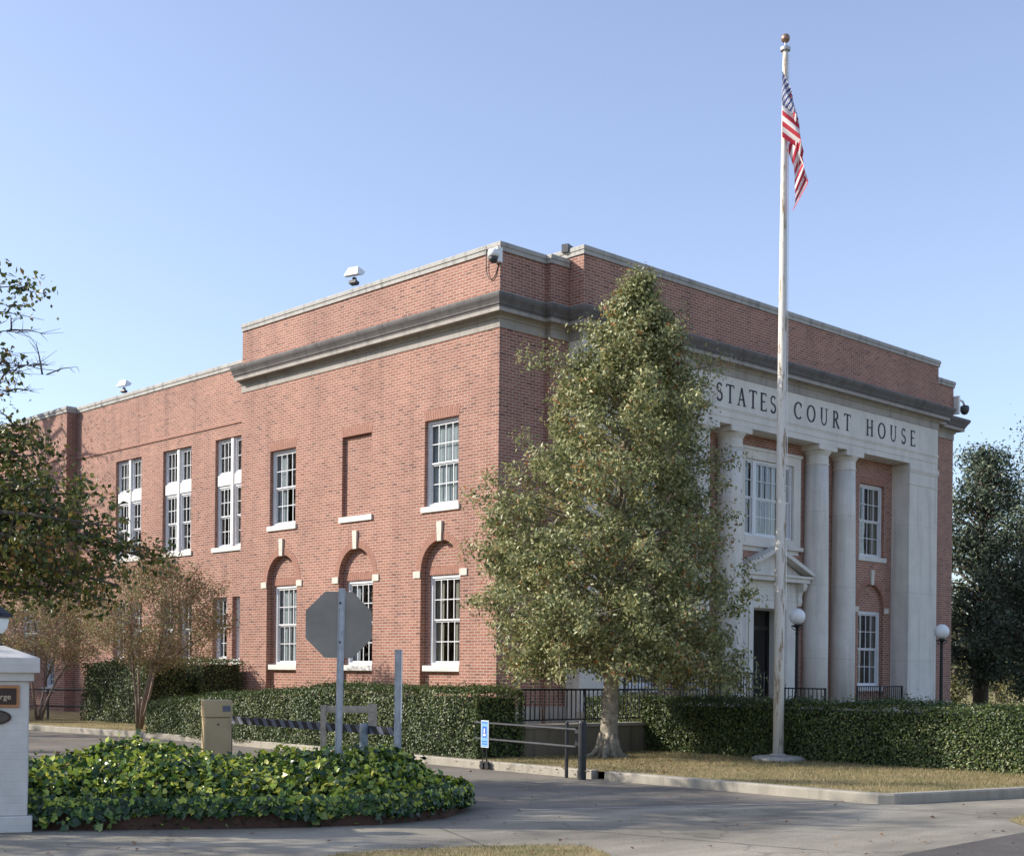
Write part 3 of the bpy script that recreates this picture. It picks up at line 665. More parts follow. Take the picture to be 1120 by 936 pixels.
# serif letters
def glyph(ch, x, h, hb):
    """adds the letter to MB hb at x (units of a), returns advance"""
    T_ = .15*h; t = .075*h; s = .06*h
    def bar(xa, ya, xb, yb, w):
        d = Vector((xb-xa, yb-ya)).normalized(); n = Vector((-d.y, d.x))*w/2
        q = [(xa+n.x, ya+n.y), (xb+n.x, yb+n.y), (xb-n.x, yb-n.y), (xa-n.x, ya-n.y)]
        hb.add([(x+a, b, .006) for a, b in q]+[(x+a, b, -.003) for a, b in q], [(0,1,2,3),(0,1,5,4),(1,2,6,5),(2,3,7,6),(3,0,4,7)])
    def serif(cx, y, w): bar(cx-w/2, y, cx+w/2, y, .045*h)
    def arc(cx, cy, rx, ry, a0, a1, wf, n=18):
        pr = None
        for i in range(n+1):
            a = R_(a0+(a1-a0)*i/n); w = wf(a)/2; c_, s_ = math.cos(a), math.sin(a)
            o = (cx+(rx+w)*c_, cy+(ry+w)*s_); q = (cx+(rx-w)*c_, cy+(ry-w)*s_)
            if pr:
                L = [pr[0], o, q, pr[1]]; hb.add([(x+a_, b_, .006) for a_, b_ in L]+[(x+a_, b_, -.003) for a_, b_ in L], [(0,1,2,3),(0,1,5,4),(2,3,7,6)])
            pr = (o, q)
    wf = lambda a: t+(T_-t)*abs(math.cos(a))
    if ch == 'I': bar(.2*h, 0, .2*h, h, T_); serif(.2*h, 0.02*h, .3*h); serif(.2*h, h*.98, .3*h); return .4*h
    if ch == 'T': bar(.38*h, 0, .38*h, h, T_); serif(.38*h, .02*h, .3*h); bar(.04*h, .97*h, .72*h, .97*h, t); bar(.05*h, .97*h, .05*h, .83*h, t*.8); bar(.71*h, .97*h, .71*h, .83*h, t*.8); return .76*h
    if ch == 'E': bar(.16*h, 0, .16*h, h, T_); bar(.08*h, .97*h, .58*h, .97*h, t); bar(.16*h, .52*h, .48*h, .52*h, t); bar(.08*h, .03*h, .62*h, .03*h, t); bar(.57*h, .97*h, .57*h, .84*h, t*.8); bar(.61*h, .03*h, .61*h, .17*h, t*.8); return .70*h
    if ch == 'H':
        for c in (.17, .67): bar(c*h, 0, c*h, h, T_); serif(c*h, .02*h, .3*h); serif(c*h, .98*h, .3*h)
        bar(.17*h, .52*h, .67*h, .52*h, t); return .86*h
    if ch == 'N': bar(.13*h, 0, .13*h, h, t); bar(.72*h, 0, .72*h, h, t); bar(.15*h, .97*h, .71*h, .05*h, T_); serif(.13*h, .02*h, .28*h); serif(.72*h, .98*h, .28*h); serif(.1*h, .98*h, .2*h); return .86*h
    if ch == 'A': bar(.13*h, 0, .39*h, .98*h, t); bar(.39*h, .98*h, .68*h, 0, T_); bar(.22*h, .34*h, .57*h, .34*h, t); serif(.12*h, .02*h, .28*h); serif(.69*h, .02*h, .28*h); return .82*h
    if ch == 'D': bar(.17*h, 0, .17*h, h, T_); arc(.30*h, .5*h, .42*h, .47*h, -90, 90, wf); bar(.08*h, .97*h, .30*h, .97*h, t); bar(.08*h, .03*h, .30*h, .03*h, t); return .86*h
    if ch == 'O': arc(.45*h, .5*h, .37*h, .46*h, 0, 360, wf, 30); return .92*h
    if ch == 'C': arc(.47*h, .5*h, .38*h, .46*h, 48, 312, wf, 24); bar(.73*h, .70*h, .73*h, .92*h, t); return .84*h
    if ch == 'U': bar(.16*h, .34*h, .16*h, h, T_); bar(.66*h, .34*h, .66*h, h, t); arc(.41*h, .34*h, .25*h, .31*h, 180, 360, lambda a: t*1.2); serif(.16*h, .98*h, .28*h); serif(.66*h, .98*h, .28*h); return .84*h
    if ch == 'R': bar(.17*h, 0, .17*h, h, T_); arc(.30*h, .74*h, .25*h, .23*h, -90, 90, wf); bar(.08*h, .97*h, .30*h, .97*h, t); bar(.17*h, .51*h, .30*h, .51*h, t); bar(.34*h, .5*h, .68*h, .02*h, T_); serif(.17*h, .02*h, .3*h); serif(.70*h, .02*h, .2*h); return .78*h
    if ch == 'S': arc(.31*h, .73*h, .20*h, .22*h, 45, 262, lambda a: t*1.3); arc(.31*h, .27*h, .22*h, .23*h, -140, 90, lambda a: t*1.6); bar(.47*h, .80*h, .47*h, .96*h, t*.8); bar(.13*h, .04*h, .13*h, .22*h, t*.8); return .62*h
    return .5*h
def word(txt, xa, xb, hb, base=8.52, h=.47):
    tmp = MB(); w = [glyph(c, 0, h, tmp) for c in txt]; gap = (xb-xa-sum(w))/(len(txt)-1); x = xa
    hb.fn = lambda v: Vector((v.x, PF-.002-v.z, base+v.y))
    for c, q in zip(txt, w):
        hb = MB(lambda v: Vector((v.x, PF-.002-v.z, base+v.y))); glyph(c, x, h, hb); hb.build('letter', M['letter'], ent, recalc=False); x += q+gap
L = MB()
word('UNITED', 3.30, 6.10, L); word('STATES', 6.95, 9.55, L); word('COURT', 10.35, 13.15, L); word('HOUSE', 13.95, 16.72, L)
# piers
BZ = .74
for x0, x1 in ((PX0, PX0+1.65), (PX1-1.65, PX1)):
    m = MB(); m.box(x0, x1, PF, 0, .0, 7.988)
    m.box(x0-.03, x1+.03, PF-.035, .0, 7.80, 7.93); m.box(x0-.015, x1+.015, PF-.018, 0, 7.74, 7.80); m.box(x0-.012, x1+.012, PF-.016, 0, 7.36, 7.40)
    for z in (2.1, 3.5, 4.9, 6.2): pass
    m.build('pier', M['shaft'], H)
# columns
YC = -.22
for cx in (6.68, 8.06, BW-8.06, BW-6.68):
    m = MB(); m.lathe([(.36, BZ), (.362, 2.5), (.355, 4.2), (.342, 6.0), (.325, 7.45)], 36, (cx, YC, 0))
    o = m.build('column', M['shaft'], H, smooth=True)
    k = MB(); k.lathe([(.325, 7.45), (.345, 7.46), (.345, 7.50), (.325, 7.51), (.325, 7.72), (.345, 7.725), (.35, 7.75), (.385, 7.80), (.405, 7.84)], 36, (cx, YC, 0)); k.build('capital', M['stone'], o, smooth=False)
    k = MB(); k.box(cx-.45, cx+.45, PF-.01, YC+.40, 7.842, 7.987); k.build('abacus', M['stone'], o, bevel=.01)
    k = MB(); k.lathe([(.40, BZ-.02), (.43, BZ+.02), (.43, BZ+.07), (.40, BZ+.10), (.37, BZ+.12)], 36, (cx, YC, 0)); k.box(cx-.46, cx+.46, PF-.06, YC+.44, BZ-.12, BZ-.02); k.build('column_base', M['stone'], o)
# stone base course, porch floor and steps
m = MB(); m.box(-.03, SX0-.03, -.03, .02, 0, .80); m.box(SX0-.03, PX0, SF-.03, SF+.02, 0, .80); m.build('base_course', M['conc'], H)
m = MB(); m.box(PX1, SX1+.03, SF-.03, SF+.02, 0, .80); m.box(SX1+.03, BW+.03, -.03, .02, 0, .80); m.build('base_course', M['conc'], H)
m = MB(); m.box(PX0-.2, PX1+.2, -1.9, PF-.065, 0, .70); m.box(PX0+.06, PX1-.06, PF-.064, -.02, 0, .705)
for i in range(4): m.box(7.6, 12.5, -1.9-.32*(i+1), -1.9-.32*i, 0, .70-.15*(i+1)+.02)
m.build('porch_floor', M['conc'], H)
# door surround, pediment and triple window
X0 = XC
m = MB(TF)
for s in (-1, 1):
    a = X0+s*1.02; m.box(min(a-.25, a+.25), max(a-.25, a+.25), BZ, 3.60, .0, .10)
    a = X0+s*.86; m.box(a-.10, a+.10, BZ, 3.47, .10, .13)
m.box(X0-1.27, X0+1.27, 3.602, 3.718, 0, .10); m.box(X0-.77, X0+.77, 3.372, 3.60, 0, .098); m.box(X0-.758, X0+.758, 3.375, 3.47, .10, .13)
for q in ((X0-.762, X0-.735), (X0+.735, X0+.762)): m.box(q[0], q[1], .72, 3.368, -.44, -.002)
m.box(X0-.734, X0+.734, 3.345, 3.367, -.44, -.002)
m.box(X0-1.27, X0+1.27, 3.72, 4.12, 0, .08)
m.build('door_surround', M['stone'], H, bevel=.006)
m = MB(TF); m.box(X0-1.55, X0+1.55, 4.12, 4.24, 0, .34); m.box(X0-1.62, X0+1.62, 4.24, 4.30, 0, .40)
for s in (-1, 1):
    m.add([(X0+s*1.66, 4.30, 0), (X0+s*1.66, 4.40, 0), (X0, 5.06, 0), (X0, 4.92, 0), (X0+s*1.66, 4.30, .42), (X0+s*1.66, 4.40, .42), (X0, 5.06, .42), (X0, 4.92, .42)],
          [(0,1,2,3),(4,5,6,7),(0,1,5,4),(1,2,6,5),(2,3,7,6),(3,0,4,7)])
m.add([(X0-1.5, 4.302, .12), (X0+1.5, 4.302, .12), (X0, 4.95, .12)], [(0,1,2)])
m.build('pediment', M['stone'], H)
for s in (-1, 1):
    m = MB(TF); a = X0+s*1.36
    prof = [(0, 4.12), (.30, 4.12), (.33, 4.04), (.28, 3.93), (.17, 3.86), (.14, 3.74), (.16, 3.62), (.12, 3.50), (.05, 3.47), (0, 3.50)]
    n = len(prof); m.add([(a-.09, z, c) for c, z in prof]+[(a+.09, z, c) for c, z in prof], [tuple(range(n)), tuple(range(n, 2*n))]+[(i, (i+1) % n, n+(i+1) % n, n+i) for i in range(n)])
    m.build('scroll_bracket', M['stone'], H)
m = MB(TF)
for s in (-1, 1): m.box(min(X0+s*1.12, X0+s*1.45), max(X0+s*1.12, X0+s*1.45), 5.12, 7.60, 0, .07)
m.box(X0-1.12, X0+1.12, 7.36, 7.60, 0, .07); m.box(X0-1.49, X0+1.49, 7.60, 7.67, 0, .10)
m.box(X0-1.12, X0+1.12, 5.12, 5.30, 0, .08); m.box(X0-1.52, X0+1.52, 5.02, 5.12, 0, .13); m.box(X0-1.40, X0+1.40, 4.9, 5.02, 0, .04)
m.build('window_surround', M['stone'], H)
window(TF, X0-.62, X0+.62, 5.30, 7.36, c=-.004, cols=4, cur=(.3, .3), cmat='curtain_warm')
for s in (-1, 1):
    a = X0+s*.87; window(TF, a-.24, a+.24, 5.30, 7.36, c=-.004, cols=1, cur=(0, 0), fw=.06)
# entrance door
m = MB(TF); DX0, DX1 = X0-.76, X0+.76; c = -.45
for a in (DX0, X0-.04, DX1-.08): m.box(a, a+.08, .72, 3.37, c-.07, c)
m.box(DX0+.08, DX1-.08, 3.29, 3.37, c-.07, c-.002); m.box(DX0+.08, DX1-.08, 2.82, 2.92, c-.07, c-.003); m.box(DX0+.08, DX1-.08, .72, .98, c-.07, c-.004); m.box(DX0+.08, DX1-.08, 1.62, 1.70, c-.06, c-.01)
d = m.build('door', M['doorframe'], H)
g = MB(TF); g.quad((DX0, .72, c-.04), (DX1, .72, c-.04), (DX1, 3.37, c-.04), (DX0, 3.37, c-.04)); g.build('pane', M['glass'], d, recalc=False)
for a in (X0-.12, X0+.10):
    g = MB(TF); g.tube([(a, 1.5, c), (a, 1.5, c+.05), (a, 1.95, c+.05), (a, 1.95, c)], .014, 6); g.build('handle', M['galv'], d)
g = MB(TF); g.box(X0-.42, X0-.17, 1.88, 2.22, c-.03, c+.01); g.build('notice', M['white'], d)
# downpipe / scuppers on the rear wing
H['category'] = 'building'

# ------------------------------------------------------------------ railings, ramp, lamps
def railing(name, pts, z0, h, label, step=.115, rad=.009, post=1.6, bar=.018, parent=None):
    """pts world xy; balusters between top and bottom rail"""
    base = Vector((pts[0][0], pts[0][1], z0))
    t = thing(name, label, 'railing', base)
    top = MB(); bal = MB(); bot = MB()
    zs = z0 if hasattr(z0, '__len__') else None
    for a, b in zip(pts, pts[1:]):
        A_ = Vector((a[0], a[1], z0))-base; B_ = Vector((b[0], b[1], z0))-base
        L_ = (B_-A_).length; n = max(1, int(L_/step))
        top.tube([A_+Vector((0, 0, h)), B_+Vector((0, 0, h))], bar, 6); bot.tube([A_+Vector((0, 0, .08)), B_+Vector((0, 0, .08))], bar*.8, 6)
        for i in range(n+1):
            q = A_.lerp(B_, i/n); bal.box(q.x-rad, q.x+rad, q.y-rad, q.y+rad, .08, h)
        k = max(1, round(L_/post))
        for i in range(k+1):
            q = A_.lerp(B_, i/k); pm = MB(); pm.box(q.x-.022, q.x+.022, q.y-.022, q.y+.022, -.02, h+.02); pm.build('post', M['iron'], t)
    top.build('top_rail', M['iron'], t); bot.build('bottom_rail', M['iron'], t)
    o = bal.build('balusters', M['iron'], t); o['label'] = 'thin square black balusters'
    return t
rw = thing('access_ramp', 'raised concrete access ramp deck with retaining wall beside the hedge', 'ramp', (-3.94, -4.9, 0))
m = MB(); m.box(0, 5.6, 0, .16, .0, .60); m.box(0, 5.6, .16, 1.4, .50, .58); m.box(0, 5.6, 1.40, 1.54, 0, .60); m.build('retaining_wall', M['oldconc'], rw, bevel=.01)
m = MB(); m.box(-.05, 5.65, -.05, .22, .60, .66); m.build('wall_cap', M['kerb'], rw, bevel=.01)
railing('ramp_railing', [(-3.9, -4.82), (1.0, -4.82)], .66, .62, 'black iron railing along the concrete ramp wall behind the shade tree')
railing('porch_railing', [(2.3, -1.75), (7.5, -1.75)], .70, .92, 'black iron railing edging the porch left of the entrance door')
railing('areaway_railing', [(13.75, -.53), (16.2, -.53)], .72, .55, 'low black iron railing between the rightmost column and the end pier')
railing('stair_railing', [(8.2, -3.1), (8.2, -1.9)], .35, .9, 'short black iron railing beside the entrance steps')
def lamp(px, py, d, label, zbase):
    c = PD(px, py, d); zc = c.z; t = thing('lamp_post', label, 'lamp post', (c.x, c.y, zbase), 0, 'globe lamps flanking the entrance')
    h = zc-zbase
    m = MB(); m.lathe([(.13, 0), (.13, .08), (.10, .12), (.09, .28), (.06, .34), (.05, .5), (.042, h-.5), (.05, h-.42), (.04, h-.40), (.045, h-.30)], 16); m.build('post', M['iron'], t)
    m = MB(); m.lathe([(.045, h-.30), (.09, h-.27), (.15, h-.25), (.15, h-.23), (.07, h-.21), (.06, h-.185)], 16)
    for k in range(4):
        a = math.pi/4+k*math.pi/2; m.tube([(.05*math.cos(a), .05*math.sin(a), h-.36), (.13*math.cos(a), .13*math.sin(a), h-.30), (.14*math.cos(a), .14*math.sin(a), h-.24)], .012, 5)
    m.build('lamp_collar', M['iron'], t)
    m = MB(); m.lathe([(.06, h-.205)]+[(.21*math.sin(R_(a)), h-.21*math.cos(R_(a))) for a in range(20, 180, 10)]+[(.012, h+.21)], 24); m.build('globe', M['globe'], t, smooth=True)
lamp(872, 674, 35.2, 'white globe lamp on a black post just right of the entrance door', .70)
lamp(1030, 690.5, 38.5, 'white globe lamp on a black post in front of the right brick corner', .115)

# ------------------------------------------------------------------ rooftop and wall fittings
def floodlight(loc, rot, sc, label):
    sc *= .82
    t = thing('floodlight', label, 'floodlight', loc, rot, 'rooftop floodlights')
    m = MB(); m.add([(-.28, -.24, -.02), (.28, -.24, -.02), (.34, .0, .06), (-.34, .0, .06), (-.20, -.16, .30), (.20, -.16, .30), (.26, .16, .26), (-.26, .16, .26)],
          [(0,1,2,3),(4,5,6,7),(0,1,5,4),(1,2,6,5),(2,3,7,6),(3,0,4,7)]); m.build('housing', M['white'], t)
    m = MB(); m.box(-.14, .14, -.1, .1, -.22, -.12); m.box(-.05, .05, -.05, .05, -.13, .0); m.build('mounting_bracket', M['darkpost'], t)
    t.scale = (sc,)*3; t.rotation_euler.x = R_(-14)
def sidept(px, py, c): # world point on plane x=c
    a, b = ray(px, py); d = (c+AX*E1[0]+AY*E1[1])/(a*E1[0]+E1[1]); return P(a*d, d, EYE+b*d)
def frontpt(px, py, c):
    a, b = ray(px, py); d = (c+AX*E2[0]+AY*E2[1])/(a*E2[0]+E2[1]); return P(a*d, d, EYE+b*d)
q = sidept(388, 304, .2); floodlight(q, R_(-75), .95, 'white box floodlight on the parapet of the front block')
q = sidept(136, 424, .5); floodlight(q, R_(-75), .85, 'white box floodlight on the lower parapet of the rear wing')
q = frontpt(621, 269, -.05)
t = thing('security_camera', 'small grey box camera on the parapet at the step in the front wall', 'camera', (q.x, q.y, 11.09), R_(20))
MB().box(-.16, .16, -.09, .09, .16, .36).build('housing', M['pipe'], t, bevel=.01); MB().box(-.05, .05, -.05, .05, 0, .16).build('mounting_bracket', M['pipe'], t)
t = thing('security_camera', 'white dome camera high on the near brick corner below the coping', 'camera', (-.16, .05, 10.78), 0)
m = MB(); m.box(.03, .18, -.10, .08, -.16, .16); m.build('mounting_bracket', M['white'], t)
m = MB(); m.lathe([(.04, .12), (.11, .10), (.13, .02), (.13, -.06)], 16); m.build('housing', M['white'], t, smooth=True)
m = MB(); m.lathe([(.115, -.06), (.11, -.12), (.07, -.18), (.01, -.20)], 16); m.build('dome', M['pipe'], t, smooth=True)
m = MB(); pts = [(.06, .35, .28), (.06, .36, .05), (.07, .36, -.25), (.07, .30, -.42), (.08, .20, -.50), (.09, .08, -.42), (.1, .02, -.25), (.1, .02, -.1)]
m.tube([(p[0]+.05, p[1], p[2]) for p in pts], .012, 6); m.build('cable', M['darkpost'], t)
t = thing('security_camera', 'white dome camera hanging from an arm at the far right roof corner', 'camera', (BW+.02, -.05, 10.35), 0)
m = MB(); m.box(0, .10, -.12, .12, -.3, .28); m.build('mounting_bracket', M['white'], t)
m = MB(); m.tube([(.08, 0, .12), (.3, 0, .2), (.5, 0, .18), (.62, 0, .05)], .035, 8); m.build('arm', M['white'], t, smooth=True)
m = MB(); m.lathe([(.03, .08), (.13, .05), (.15, -.03), (.14, -.12), (.09, -.21), (.01, -.24)], 16, (.62, 0, 0)); m.build('dome', M['pipe'], t, smooth=True)

# ------------------------------------------------------------------ flagpole and flag
pb = PZ(851, 831, .12)
t = thing('flagpole', 'tall peeling white flagpole on a round concrete base', 'flagpole', (pb.x, pb.y, .115))
dpole = 23.3
ztop = PD(853, 54, dpole).z-.115
m = MB(); m.lathe([(.46, 0), (.46, .04), (.40, .075), (.14, .10), (.12, .12)], 32); m.build('base', M['conc'], t, smooth=False)
m = MB(); m.lathe([(.093, .05), (.092, 2), (.087, 4), (.076, 6.5), (.063, 9), (.052, 11), (.044, ztop)], 20); m.build('pole', M['pole'], t, smooth=True)
m = MB(); m.lathe([(.05, ztop), (.085, ztop+.01), (.09, ztop+.06), (.05, ztop+.08), (.018, ztop+.10), (.018, ztop+.16)], 16); m.build('truck', M['galv'], t)
m = MB(); m.lathe([(.01, ztop+.145)]+[(.078*math.sin(R_(a)), ztop+.222-.078*math.cos(R_(a))) for a in range(15, 180, 15)]+[(.004, ztop+.30)], 20); m.build('ball', M['ball'], t, smooth=True)
m = MB(); ex = Vector((E1[0], E2[0], 0))
m.tube([ex*.085+Vector((0, 0, 1.3)), ex*.115+Vector((0, 0, 1.35)), ex*.10+Vector((0, 0, 6)), ex*.06+Vector((0, 0, ztop-.05))], .006, 5); m.build('halyard', M['white'], t)
m = MB(); m.box(.09, .13, -.02, .02, 1.25, 1.40); m.build('cleat', M['galv'], t)
# flag: hanging cloth, hoist edge on the pole, fly end drooping
def flag_mat():
    m, t, b = mat('flag_cloth'); uv = t.nodes.new('ShaderNodeUVMap'); sp = t.nodes.new('ShaderNodeSeparateXYZ'); t.links.new(uv.outputs[0], sp.inputs[0])
    def mth(op, a, b=None):
        n = N(t, 'ShaderNodeMath', operation=op)
        for i, x in enumerate((a, b)):
            if x is None: continue
            if isinstance(x, (int, float)): n.inputs[i].default_value = x
            else: t.links.new(x, n.inputs[i])
        return n.outputs[0]
    u, v = sp.outputs[0], sp.outputs[1]
    st = mth('GREATER_THAN', mth('MODULO', mth('MULTIPLY', v, 13.0), 2.0), 1.0)   # v=0 at top: first stripe red
    stripes = mixc(t, st, (0.52, 0.035, 0.06), (0.78, 0.77, 0.76))
    can = mth('MULTIPLY', mth('LESS_THAN', u, 0.4), mth('LESS_THAN', v, 7/13))
    def dots(ou, ov, nu, nv):
        a = mth('SUBTRACT', mth('FRACT', mth('ADD', mth('MULTIPLY', u, nu/0.4), ou)), .5); b2 = mth('SUBTRACT', mth('FRACT', mth('ADD', mth('MULTIPLY', v, nv*13/7), ov)), .5)
        a = mth('MULTIPLY', a, 1.3)
        return mth('LESS_THAN', mth('ADD', mth('MULTIPLY', a, a), mth('MULTIPLY', b2, b2)), .075)
    star = mth('MAXIMUM', dots(0, 0, 6, 5), dots(.5, .5, 6, 5))
    ccol = mixc(t, star, (0.035, 0.06, 0.22), (0.78, 0.78, 0.78))
    c = mixc(t, can, stripes, ccol); t.links.new(c, b.inputs['Base Color']); b.inputs['Roughness'].default_value = .8
    tr = t.nodes.new('ShaderNodeBsdfTranslucent'); t.links.new(c, tr.inputs[0]); mx = t.nodes.new('ShaderNodeMixShader'); mx.inputs[0].default_value = .35
    t.links.new(b.outputs[0], mx.inputs[1]); t.links.new(tr.outputs[0], mx.inputs[2]); t.links.new(mx.outputs[0], t.nodes['Material Output'].inputs[0])
    return m
M['flag'] = flag_mat()
def interp(x, pts):
    for (a, p), (b, q) in zip(pts, pts[1:]):
        if x <= b: k = (x-a)/(b-a); k = k*k*(3-2*k)*.5+k*.5; return tuple(p[i]+(q[i]-p[i])*k for i in range(2))
    return pts[-1][1]
FU = [0, .36, .58, .80, 1.0]
FG = [[(855.5, 77, 0), (855.5, 112, 0), (855.5, 150, 0)], [(864, 99, -.06), (870, 128, -.10), (876, 166, -.14)], [(860, 120, .06), (866, 152, .10), (871, 190, .12)],
      [(867, 142, -.02), (876, 178, -.05), (880, 200, -.06)], [(861, 165, .10), (868, 200, .05), (865, 233, .0)]]
def flagpt(u, v):
    k = max(i for i in range(4) if u >= FU[i]-1e-9); f = (u-FU[k])/(FU[k+1]-FU[k]); f = .45*f+.55*f*f*(3-2*f)
    def col(c):
        a, b, d = FG[c]; return [a[i]*(1-v)*(1-2*v)+b[i]*4*v*(1-v)+d[i]*v*(2*v-1) for i in range(3)]
    A_, B_ = col(k), col(k+1); q = [A_[i]+(B_[i]-A_[i])*f for i in range(3)]; q[0] = 855.5+(q[0]-855.5)*1.14; return q
NU, NV = 64, 44; vs = []; uvs = []; fs = []
for j in range(NV+1):
    v = j/NV
    for i in range(NU+1):
        u = i/NU; px, py, dep = flagpt(u, v)
        px += .7*min(1, 4*u)*math.sin(11*v+5*u); dep += .05*min(1, u*4)*math.sin(15*v-6*u+1)
        vs.append(PD(px, py, dpole+dep)-pb); uvs.append((u, v))
for j in range(NV):
    for i in range(NU): k = j*(NU+1)+i; fs.append((k, k+1, k+NU+2, k+NU+1))
me = bpy.data.meshes.new('flag'); me.from_pydata(vs, [], fs); ul = me.uv_layers.new(name='UVMap')
for lp_ in me.loops: ul.data[lp_.index].uv = uvs[lp_.vertex_index]
me.polygons.foreach_set('use_smooth', [True]*len(me.polygons)); me.materials.append(M['flag'])
fo = bpy.data.objects.new('flag', me); C.objects.link(fo); fo.location = pb
tag(fo, 'red, white and blue striped flag hanging limp near the top of the pole', 'flag')

# ------------------------------------------------------------------ foliage builders
def hedge(name, label, x0, x1, y0, y1, z0, z1, n, size=.045, lump=.06, m='hedge', group=None, zf=None):
    """clipped hedge: twig core and leaf shell; zf(y) gives local top height"""
    t = thing(name, label, 'hedge', ((x0+x1)/2, (y0+y1)/2, z0), 0, group); cx, cy = (x0+x1)/2, (y0+y1)/2
    rg = RNG; zt = zf or (lambda y: z1)
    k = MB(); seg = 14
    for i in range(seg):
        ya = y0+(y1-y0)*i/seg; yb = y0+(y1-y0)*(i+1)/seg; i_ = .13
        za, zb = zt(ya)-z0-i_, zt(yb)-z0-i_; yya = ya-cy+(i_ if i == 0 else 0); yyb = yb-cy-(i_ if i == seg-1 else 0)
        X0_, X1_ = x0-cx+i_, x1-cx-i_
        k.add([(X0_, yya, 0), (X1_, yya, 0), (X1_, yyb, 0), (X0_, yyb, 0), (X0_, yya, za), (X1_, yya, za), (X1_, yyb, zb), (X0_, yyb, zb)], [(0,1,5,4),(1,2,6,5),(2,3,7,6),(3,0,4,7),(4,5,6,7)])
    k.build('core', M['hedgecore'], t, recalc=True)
    hh = z1-z0; LX, LY = x1-x0, y1-y0
    areas = np.array([LY*hh, LY*hh*.3, LX*hh, LX*hh, LX*LY]); pr = areas/areas.sum()
    f = rg.choice(5, size=n, p=pr); u = rg.uniform(0, 1, n); v = rg.uniform(0, 1, n)
    y = np.where(np.isin(f, [0, 1, 4]), y0+u*LY, np.where(f == 2, y0, y1))
    x = np.where(f == 0, x0, np.where(f == 1, x1, np.where(f == 4, x0+v*LX, x0+u*LX)))
    ztv = np.array([zt(q) for q in y]); z = np.where(f == 4, ztv, z0+v*(ztv-z0))
    nr = np.zeros((n, 3)); nr[f == 0, 0] = -1; nr[f == 1, 0] = 1; nr[f == 2, 1] = -1; nr[f == 3, 1] = 1; nr[f == 4, 2] = 1
    lum = np.sin(x*2.1+y*1.7)*.4+np.sin(y*3.3+z*2.9)*.35+np.sin(y*7.1-z*5.3+x*4)*.25
    off = lum*lump-np.abs(rg.normal(0, .04, n))+rg.exponential(.026, n)*(f == 4)
    # round the upper edges
    rr = .10
    ex_ = np.clip((rr-(ztv-z))/rr, 0, 1)*(f != 4); edge = np.minimum(np.minimum(x-x0, x1-x), np.minimum(y-y0, y1-y)); et = np.clip((rr-edge)/rr, 0, 1)*(f == 4)
    p = np.column_stack([x, y, z])+nr*(off-ex_**2*.06)[:, None]; p[:, 2] -= et**2*.035
    nrm = nr+rg.normal(0, .55, (n, 3))+[0, 0, .35]
    p -= np.array([cx, cy, z0])
    leafmesh('foliage', p, nrm, size, M[m], t, aspect=.6)
    return t
lh = lambda y: 1.27 if y < -.5 else 1.27-.065*(y+.5)
hedge('clipped_hedge', 'clipped green boxwood hedge under the arched windows left of the ramp', -5.12, -3.95, -5.0, 6.2, .10, 1.27, 56000, .046, zf=lh)
hedge('clipped_hedge', 'long clipped hedge in shade behind the flagpole', -.72, .45, -19.0, -3.3, .10, 1.11, 84000, .046)
hedge('clipped_hedge', 'tall dark hedge against the rear wing wall', -1.5, -.1, 9.9, 15.0, .10, 1.82, 14000, .055, .09)
hedge('clipped_hedge', 'tall rounded hedge block behind the crape myrtle trunks', -3.0, -1.55, 10.2, 13.8, .10, 1.72, 12000, .06, .13)
q = frontpt(1070, 770, 4)
hedge('clipped_hedge', 'low dark rounded hedge beyond the right corner of the courthouse', 24.0, 27.5, 6.0, 9, .1, 1.75, 5000, .09, .25)
def cloud(name, parent, centers, m, size, per, sig, up=.25, rng=RNG, aspect=.55, kind='kite'):
    """centers: list of (pos, axis dir, length, radius, nleaves)"""
    Ps = []; Ns = []
    for c, ax, ln, rad, k in centers:
        k = max(3, int(k*per)); u = rng.uniform(-.5, .5, k)[:, None]; g = rng.normal(0, 1, (k, 3))
        p = np.array(c)+np.array(ax)*u*ln+g*rad*sig
        Ps.append(p); Ns.append(rng.normal(0, 1, (k, 3))*.7+np.array(ax)*.25+(p-np.array(c))/max(rad, .01)*.35+[0, 0, up])
    return leafmesh(name, np.concatenate(Ps), np.concatenate(Ns), size, m, parent, aspect=aspect, rng=rng, kind=kind)

# central holly/magnolia tree: built round its own trunk, X = to the right, Y = away (camera-facing frame)
DT = 23.75
tp = PZ(665, 827, .12)
tree = thing('shade_tree', 'tall pyramidal olive green shade tree with a pale trunk in front of the portico', 'tree', (tp.x, tp.y, .115), CR)
def cz(py): return EYE+(735-py)*DT/F-.115
mpp = DT/F
ol = [(290, 690, 690), (305, 684, 702), (330, 662, 722), (345, 646, 735), (370, 630, 752), (395, 606, 762), (420, 598, 770), (450, 585, 778), (480, 574, 785), (510, 556, 790), (540, 540, 794), (570, 528, 796), (600, 520, 798), (640, 518, 800), (680, 524, 806), (710, 552, 812), (740, 560, 815), (752, 600, 800)]
def outline(py):
    for (a, l0, r0), (b, l1, r1) in zip(ol, ol[1:]):
        if py <= b: k = (py-a)/(b-a); return (665-(l0+(l1-l0)*k))*mpp, ((r0+(r1-r0)*k)-665)*mpp
    return .5, .5
rg = np.random.default_rng(5)
m = MB()
tr_pts = [(0, 0, 0), (.01, 0, .25), (.02, 0, .8), (.06, 0, 1.6), (.10, .02, 2.6), (.15, 0, 3.8), (.22, .03, 5.2), (.30, 0, 6.4), (.38, 0, 7.9)]
m.tube(tr_pts, [.22, .17, .145, .135, .13, .10, .075, .045, .012], 14)
